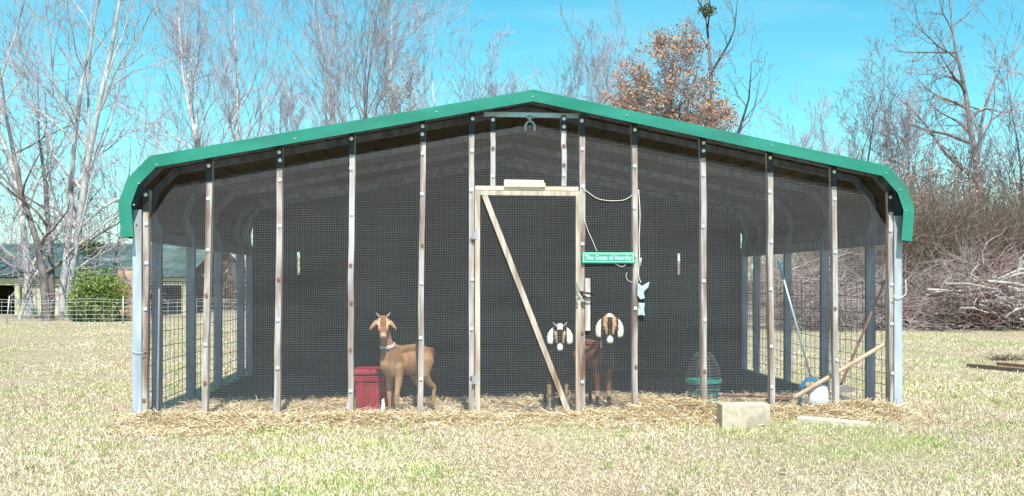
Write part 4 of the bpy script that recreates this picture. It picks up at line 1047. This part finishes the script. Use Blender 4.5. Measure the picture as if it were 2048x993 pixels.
T(165, 32.2, 5.2, .07, 'pale', 'low pale drooping tree in front of the tallest left tree', 42, stems=2, spread=.9, counts=(10,6,4,2), first=.12, up=.02, stem_sp=.3, wob=.18, droop=1.2)
T(20, 33.5, 5.8, .07, 'pale', 'low pale twiggy tree before the left end of the shed', 43, stems=2, spread=.9, counts=(10,6,4,2), first=.12, up=.02, stem_sp=.3, wob=.18, droop=1.2)
T(215, 36, 6.5, .06, 'dark', 'low twiggy bare tree between the tallest left tree and the shelter', 3, counts=(10,7,5,2), first=.2, spread=.7, tip=.005)
T(-60, 37, 12.5, .13, 'pale', 'bare tree standing partly beyond the left frame edge', 4, tip=.0062, counts=(10,6,5,2), first=.2, spread=.5)
T(462, 45, 16, .15, 'pale', 'tall slender pale tree with twin stems behind left roof slope', 5, stems=2, spread=.46, counts=(15,8,5,2), first=.3, up=.10, stem_sp=.05)
T(395, 46, 12.5, .08, 'pale', 'thin whitish tree just left of the twin-stemmed tree', 6, spread=.40, counts=(13,7,5,2), first=.25, up=.10)
T(540, 46, 10.0, .07, 'pale', 'low lavender twiggy tree right of the twin-stemmed tree', 7, spread=.42, counts=(14,8,5,2), first=.2, up=.10, stems=2)
T(612, 46, 14.5, .09, 'pale', 'slim straight pale tree, first of the close group above left roof', 8, spread=.42, counts=(14,7,5,2), first=.3, up=.12)
T(662, 47, 16, .12, 'pale', 'straight pale tree, second of the close group above left roof', 9, spread=.44, counts=(15,8,5,2), first=.3, up=.12)
T(722, 45, 15, .10, 'dark', 'darker forked tree, third of the close group above left roof', 10, spread=.44, counts=(13,7,5,2), first=.3, up=.12, stems=2, stem_sp=.09)
T(775, 47, 15.5, .10, 'pale', 'pale tree curving right, fourth of the close group above left roof', 11, spread=.46, lean=(.10,0), counts=(13,8,5,2), first=.3, up=.10)
oa, tw = T(822, 43, 9.6, .08, 'dark', 'short tree holding a few brown leaves, left of the ridge', 12, name='leafy_tree', spread=.5, counts=(13,7,5,2), first=.2)
pts = np.array([P[-1] for P, _ in tw if P[-1][2] > 5])
leaf_cloud(pts[rg.integers(0,len(pts),900)]+rg.normal(0,.10,(900,3)), .055, M['oak_leaf'], 'foliage', oa)
T(888, 47, 14.0, .09, 'pale', 'pale tree with forked crown reaching the top edge left of the ridge', 13, spread=.44, counts=(13,7,5,2), first=.35, up=.11, lean=(.06,0))
T(945, 48, 11.8, .06, 'pale', 'fine feathery bare tree nearest left of the roof peak', 14, spread=.46, counts=(13,7,5,2), first=.25, up=.12, stems=2)
T(1000, 48, 11.2, .06, 'dark', 'feathery dark-stemmed bare tree directly left of roof peak', 15, spread=.46, counts=(14,7,5,2), first=.25, up=.12, stems=2)
T(1085, 49, 10.2, .05, 'pale', 'low feathery bare tree directly behind the roof peak', 16, spread=.40, counts=(14,7,5,2), first=.25, up=.12, stems=2)
T(1150, 48, 11.8, .06, 'pale', 'feathery bare tree between roof peak and brown-leaved oak', 17, spread=.48, counts=(14,7,5,2), first=.25, up=.12, stems=2)
T(1212, 50, 12.6, .07, 'pale', 'tall feathery bare tree behind left side of the brown-leaved oak', 18, spread=.48, counts=(14,7,5,2), first=.25, up=.12, stems=2)
# oak with retained leaves
oak, tw = T(1345, 36, 9.2, .13, 'dark', 'oak still full of rusty brown leaves right of the roof peak', 19, name='oak_tree', spread=.95, counts=(26,8,5,2), first=.42, up=.02, lenf=(.27,.5,.5,.45))
q_ = np.random.default_rng(4); cl_ = []; lim = []
while len(cl_) < 300:
    v = q_.uniform(-1, 1, 3)
    if np.linalg.norm(v) > 1 or (v[2] > 0 and np.hypot(v[0], v[1]) > 1-.62*v[2]): continue
    c_ = np.array([v[0]*2.35-.10, v[1]*1.8, 6.9+v[2]*2.85]) + q_.normal(0, .10, 3); cl_.append(c_)
    base_ = np.array([0, 0, max(2.5, c_[2]-1.0-.5*abs(v[0]))]); m1 = base_*.6+c_*.4+q_.normal(0,.12,3)
    lim.append((np.array([base_, m1, base_*.25+c_*.75+q_.normal(0,.08,3), c_]), np.array([.026,.018,.012,.006])))
    for k in range(5):
        e_ = c_+q_.normal(0,.22,3); lim.append((np.array([m1*.4+c_*.6, (m1+c_)*.25+e_*.5, e_]), np.array([.011,.008,.005])))
V, F = tubes_np(lim, 3); mesh_np('crown', V, F, M['twig_dark'], oak)
cl_ = np.array(cl_); n = 14500; q = cl_[rg.integers(0, len(cl_), n)] + rg.normal(0, .145, (n,3))
leaf_cloud(q, .052, M['oak_leaf'], 'foliage', oak)
oa, tw = T(1215, 39, 7.6, .07, 'dark', 'smaller brown-leaved tree at left foot of the oak', 20, name='leafy_tree', spread=.55, counts=(13,7,5,2), first=.25)
pts = np.array([P[-1] for P, _ in tw if P[-1][2] > 3.8]); leaf_cloud(pts[rg.integers(0,len(pts),1300)]+rg.normal(0,.10,(1300,3)), .058, M['oak_leaf'], 'foliage', oa)
big, tw = T(1425, 47, 15.2, .24, 'dark', 'large spreading bare tree with mistletoe rising behind the oak', 21, limb=.70, tip=.009, spread=.72, counts=(12,7,5,3), first=.30, up=.05, wob=.14, lenf=(.42,.5,.5,.45))
mp_ = at(1412, 22, CAM[1]+47*math.cos(TH))
mc = rg.normal(0, 1, (420,3))*np.array([.11,.11,.10]) + np.array([[-.16,0,.05],[.12,0,.14],[.05,.1,-.14],[.24,0,-.02]])[rg.integers(0,4,420)] + mp_
ms = leaf_cloud(mc-mp_, .06, M['mistle'], 'mistletoe', loc=tuple(mp_)); tag(ms, 'round olive mistletoe clump high in the large bare tree', 'mistletoe')
T(1560, 48, 9.0, .06, 'pale', 'low fine twiggy tree behind middle of the right roof slope', 22, spread=.5, counts=(13,7,5,2), first=.2, up=.12, stems=2)
T(1640, 47, 8.4, .06, 'pale', 'low lavender bare tree left of the crooked small tree', 23, spread=.5, counts=(13,7,5,2), first=.2, up=.12, stems=2)
T(1703, 42, 9.4, .09, 'dark', 'small crooked bare tree alone against the sky, right of middle', 24, spread=.48, counts=(10,6,5,2), first=.45, up=.08, wob=.18, stems=2, stem_sp=.14)
T(1770, 40, 7.4, .06, 'dark', 'twiggy bare tree just above the right eave', 25, spread=.5, counts=(13,7,5,2), first=.2, up=.12, stems=2)
T(1835, 37, 8.0, .07, 'dark', 'thin bare tree rising from thicket, right of the eave', 26, spread=.45, counts=(13,7,5,2), first=.2, up=.12, stems=2)
T(1990, 39, 13.0, .22, 'dark', 'largest dark bare oak spreading wide at upper right', 27, limb=.62, tip=.009, spread=.80, counts=(12,7,5,3), first=.34, up=.045, wob=.13, lenf=(.46,.52,.5,.45))
T(1915, 35, 6.6, .07, 'dark', 'short twiggy tree in thicket between eave and the largest dark oak', 28, spread=.55, counts=(13,7,5,2), first=.15, up=.1, stems=2)
T(2070, 34, 8.2, .09, 'dark', 'bare tree at right frame edge in front of the dark oak', 29, spread=.5, counts=(13,7,5,2), first=.2, up=.1, stems=2)

# undergrowth, thicket and brush pile
def canes(n, px0, px1, d0, d1, hmin, hmax, r0, flat=0.0, zmax=None, seed=1):
    q = np.random.default_rng(seed); polys = []
    for i in range(n):
        p = spot(q.uniform(px0, px1), q.uniform(d0, d1)); L = q.uniform(hmin, hmax)
        az = q.uniform(0, 6.28)
        if flat: 
            z = zmax*q.uniform(0,1)**1.3*(.65+.35*math.sin(p[0]*1.1)); el = q.normal(0, .35)
        else: z = 0; el = q.normal(1.2, .28)
        d = np.array([math.cos(az)*math.cos(el), math.sin(az)*math.cos(el), math.sin(el)]); b0 = np.array([p[0], p[1], z]); 
        bend = np.array([q.normal(0,.14), q.normal(0,.14), -.12 if not flat else q.normal(.05,.12)])*L
        P = np.array([b0, b0+d*L*.33+bend*.1+q.normal(0,.04,3), b0+d*L*.66+bend*.45+q.normal(0,.05,3), b0+d*L+bend]); P[:,2] = np.maximum(P[:,2], .01)
        polys.append((P, r0*q.uniform(.5,1.4)*np.array([1,.8,.55,.3])))
        for k in range(3):
            s = P[1+k%2]; dd = nrm(d + q.normal(0,.8,3)); Ls = L*q.uniform(.2,.45)
            polys.append((np.array([s, s+dd*Ls*.4, s+dd*Ls*.7+q.normal(0,.03,3), s+dd*Ls]), r0*.55*np.array([1,.8,.6,.4])))
    return tubes_np(polys, 3)
V, F = canes(10500, 1640, 2330, 30, 38, 1.4, 5.3, .014, seed=3)
o = mesh_np('thicket', V, F, M['twig_brown']); tag(o, 'dense brown bare thicket behind the brush pile at right', 'thicket', kind='stuff')
V, F = canes(3300, 1560, 2330, 25.5, 29, .7, 2.2, .014, flat=1, zmax=1.75, seed=4)
o = mesh_np('brush_pile', V, F, M['brush']); tag(o, 'long heap of tangled grey-pink cut brush along right field edge', 'brush pile', kind='stuff')
V, F = canes(9000, -1100, 1640, 43, 50, .9, 3.6, .015, seed=5)
o = mesh_np('undergrowth', V, F, M['twig_brown']); tag(o, 'brown bare undergrowth along the far field edge', 'undergrowth', kind='stuff')
# leaf litter hung through the thickets so they read dense
def litter(n, px0, px1, d0, d1, z1, s, m, name, label):
    P = np.array([spot(a, b_) for a, b_ in zip(rg.uniform(px0,px1,n), rg.uniform(d0,d1,n))]); P[:,2] = z1*rg.uniform(0,1,n)**1.5
    keep = (smooth_noise(P[:,0], P[:,2]*2, 1.6, 4) > -.55); P = P[keep]
    o = leaf_cloud(P, s, M[m], name, flat=.35); tag(o, label, 'dry leaves', kind='stuff')
litter(30000, 1600, 2330, 31, 39, 4.9, .070, 'litter_leaf', 'dry_leaves', 'dry brown leaves caught in the right thicket')
litter(19000, -1100, 1640, 42, 50, 2.5, .10, 'litter_leaf', 'dry_leaves', 'dry brown leaves caught in the far undergrowth')
# far wood: a distant mass of thin bare trees
fw = []; q_ = random.Random(77)
for i in range(80):
    p = spot(-1100 + 3000*(i+q_.random())/80, q_.uniform(56, 66)); Hh = q_.uniform(6.0, 10.5)
    a_, b_ = grow_tree(q_, Hh, .06, counts=(11,7,4), first=.12, up=.12, spread=.42, tip=.010)
    fw += [(P + p, r_) for P, r_ in a_ + b_]
V, F = tubes_np(fw, 3); o = mesh_np('far_wood', V, F, M['twig_pale']); tag(o, 'distant hazy mass of thin bare trees along the horizon', 'far wood', kind='stuff')
# single bleached branches in the brush pile
for k in range(14):
    px_ = rnd.uniform(1830, 2060); z = rnd.uniform(.25, 1.5); p = spot(px_, rnd.uniform(25.0, 25.6)); a0 = rnd.uniform(-.5, .9)*(1 if rnd.random() < .7 else -1); L = rnd.uniform(.7, 1.9)
    d_ = np.array([math.cos(a0), rnd.uniform(-.15,.15), math.sin(a0)*.8]); P = [np.zeros(3), d_*L*.4+np.array([0,0,.05]), d_*L*.75, d_*L]
    mb = MB().tube(P, [.035,.028,.02,.008], 6); mb.tube([P[1], P[1]+np.array([.1,0,.35])*L*.5, P[1]+np.array([.25,0,.5])*L*.6], [.016,.012,.005], 5); mb.tube([P[2], P[2]+np.array([.25,.05,-.1])*L*.5], [.014,.005], 5)
    o = mb.build('fallen_branch', M['branch_pale'], smooth=True); o.location = (p[0], p[1], max(.05, min(z, 1.2)))
    tag(o, 'bleached bare branch tangled in the front of the brush pile', 'branch', 'bleached branches in the brush pile')

# ------------------------------------------------------------------ green-roofed shed behind the fence, bush, hay stack
D = 39.0
def sp(x, y, d=D): a_, b_ = spot(x, d), (CY-y)*d/FPX + CAM[2]; return np.array([a_[0], a_[1], b_])
shed = empty('open_shed', tuple(spot(150, D)), 'low open shed with faded green roof and cream front beam', 'shed'); c0 = np.array(shed.location)
l, r_ = spot(-1000, D)-c0, spot(378, D)-c0; dirx = nrm(r_-l); diry = np.array([-dirx[1], dirx[0], 0]); Lx = np.linalg.norm(r_-l)
ze = sp(150, 556)[2]; zr = 2.75
def sb(mb, x0, x1, y0, y1, z0, z1):
    P = [l + dirx*x + diry*y + np.array([0,0,z]) for z in (z0,z1) for x, y in ((x0,y0),(x1,y0),(x1,y1),(x0,y1))]
    return mb.add(P, [(0,3,2,1),(4,5,6,7),(0,1,5,4),(1,2,6,5),(2,3,7,6),(3,0,4,7)])
mb = MB(); nr = int(Lx/.3)
V = []; F = []
for i in range(nr*4+1):
    x = i*Lx/(nr*4); dz_ = .03 if i % 4 == 1 else 0
    V += [l + dirx*x + diry*(-.3) + np.array([0,0,ze+.03+dz_]), l + dirx*x + diry*3.6 + np.array([0,0,zr+dz_]), l + dirx*x + diry*7.2 + np.array([0,0,ze+.2+dz_])]
for i in range(nr*4): F += [(3*i, 3*i+3, 3*i+4, 3*i+1), (3*i+1, 3*i+4, 3*i+5, 3*i+2)]
o = mb.add(V, F).build('roof', M['shed_roof'], shed); sdm = o.modifiers.new('t', 'SOLIDIFY'); sdm.thickness = .02
sb(MB(), 0, Lx, -.12, .0, ze-.27, ze-.01).build('beam', M['cream'], shed)
for px_ in (-900, -700, -500, -300, -140, -15, 37, 58, 152, 270, 370):
    x = np.dot(spot(px_, D)-c0-l, dirx); sb(MB(), x-.09, x+.09, -.10, .06, 0, ze-.275).build('post', M['cream'], shed)
x0_ = np.dot(spot(45, D)-c0-l, dirx); x1_ = np.dot(spot(120, D)-c0-l, dirx)
sb(MB(), x0_, x1_, -.04, .02, 0, ze-.3).build('cream_partition', M['cream'], shed)
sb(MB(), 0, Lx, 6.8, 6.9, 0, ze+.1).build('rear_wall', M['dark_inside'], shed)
# evergreen bush
def bush(px_, d, rx, rz, n, s, label, seed, zc=None, m='bush_leaf', name='evergreen_bush'):
    q = np.random.default_rng(seed); c_ = spot(px_, d); P = q.normal(0,1,(n,3)); P /= np.linalg.norm(P,axis=1,keepdims=True); P *= (q.uniform(0,1,n)**.45)[:,None]
    P = P*np.array([rx, rx*.7, rz]) ; P *= (1+.22*smooth_noise(P[:,0]*4, P[:,2]*4+P[:,1]*3, 1.3, seed))[:,None]; P[:,2] += rz*.85 if zc is None else zc; P = P[P[:,2] > 0.02]
    o = empty(name, tuple(c_), label, 'bush'); leaf_cloud(P, s, M[m], 'foliage', o)
    polys = []
    for k in range(26):
        t = P[q.integers(0, len(P))]*.95; polys.append((np.array([[0,0,0], t*.4+[0,0,.1], t*.75, t]), np.array([.02,.014,.01,.005])))
    V, F = tubes_np(polys, 4); mesh_np('stems', V, F, M['bark_dark'], o)
    return o
bush(195, 31.5, .85, .86, 6800, .045, 'rounded bright green evergreen bush behind the white netting', 2)
bush(160, 31.8, .42, .55, 1300, .05, 'small green bush at foot of the tallest left tree', 3)
bush(236, 33.5, .55, .95, 1500, .05, 'taller loose green shrub between bush and brown hay stack', 4)
bush(182, 33.2, .48, .30, 500, .05, 'green vine tuft clinging to the tallest left tree', 6, zc=2.25, name='climbing_vine')
# hay stack
c_ = spot(262, 33)
mb = MB(); q = random.Random(9); V = []
for i in range(7):
    z = 1.55*i/6; rr_ = .52*(1-.25*(i/6)**2.5)
    for k in range(20):
        t = 2*math.pi*k/20; r2_ = rr_*(1+q.uniform(-.07,.07)); V.append((r2_*math.cos(t), r2_*math.sin(t), z+q.uniform(-.03,.03)))
F = [(i*20+k, i*20+(k+1)%20, (i+1)*20+(k+1)%20, (i+1)*20+k) for i in range(6) for k in range(20)] + [tuple(range(120,140))]
o = mb.add(V, F).build('hay_stack', M['brown_bale'], smooth=True); o.location = tuple(c_); tag(o, 'rounded brown hay stack just left of shelter behind netting', 'hay stack')

# ------------------------------------------------------------------ white netting fence
FD = 30.0
fn = empty('netting_fence', tuple(spot(150, FD)), 'low white electric netting fence across the back of the field', 'fence'); c0 = np.array(fn.location)
l, r_ = spot(-1000, FD)-c0, spot(1770, FD)-c0; dirx = nrm(r_-l); Lx = np.linalg.norm(r_-l)
polys = []
sag = lambda x: .03*np.sin(x*2*math.pi/3.2)-.02
for j, z in enumerate((.04,.14,.26,.38,.50,.62,.70)):
    X = np.arange(0, Lx, .4); P = l[None]+dirx[None]*X[:,None]; P[:,2] = z + sag(X)*(z/.7); polys.append((P, np.full(len(X), .0055)))
for i, x in enumerate(np.arange(.1, Lx, .262)):
    p = l+dirx*x; s = .02*math.sin(i*7.3); P = np.array([p+[0,0,.03], p+[s,0,.35+float(sag(x))*.5], p+[s*.4,0,.70+float(sag(x))]]); polys.append((P, np.full(3, .0055)))
V, F = tubes_np(polys, 3); mesh_np('netting', V, F, M['net'], fn)
mb0 = MB().tube([(0,0,0),(0,0,.78)], .016, 8); first = None
for i, px_ in enumerate((-850,-680,-500,-330,-160,14,247,440,640,840,1040,1240,1440,1640,1768)):
    p = spot(px_, FD)-c0
    if first is None: o = mb0.build('post', M['net'], fn, smooth=True); first = o
    else: o = first.copy(); col.objects.link(o); o.parent = fn
    o.location = (p[0], p[1]-.03, 0); o.rotation_euler = (0, .10 if px_ == 14 else 0, 0)
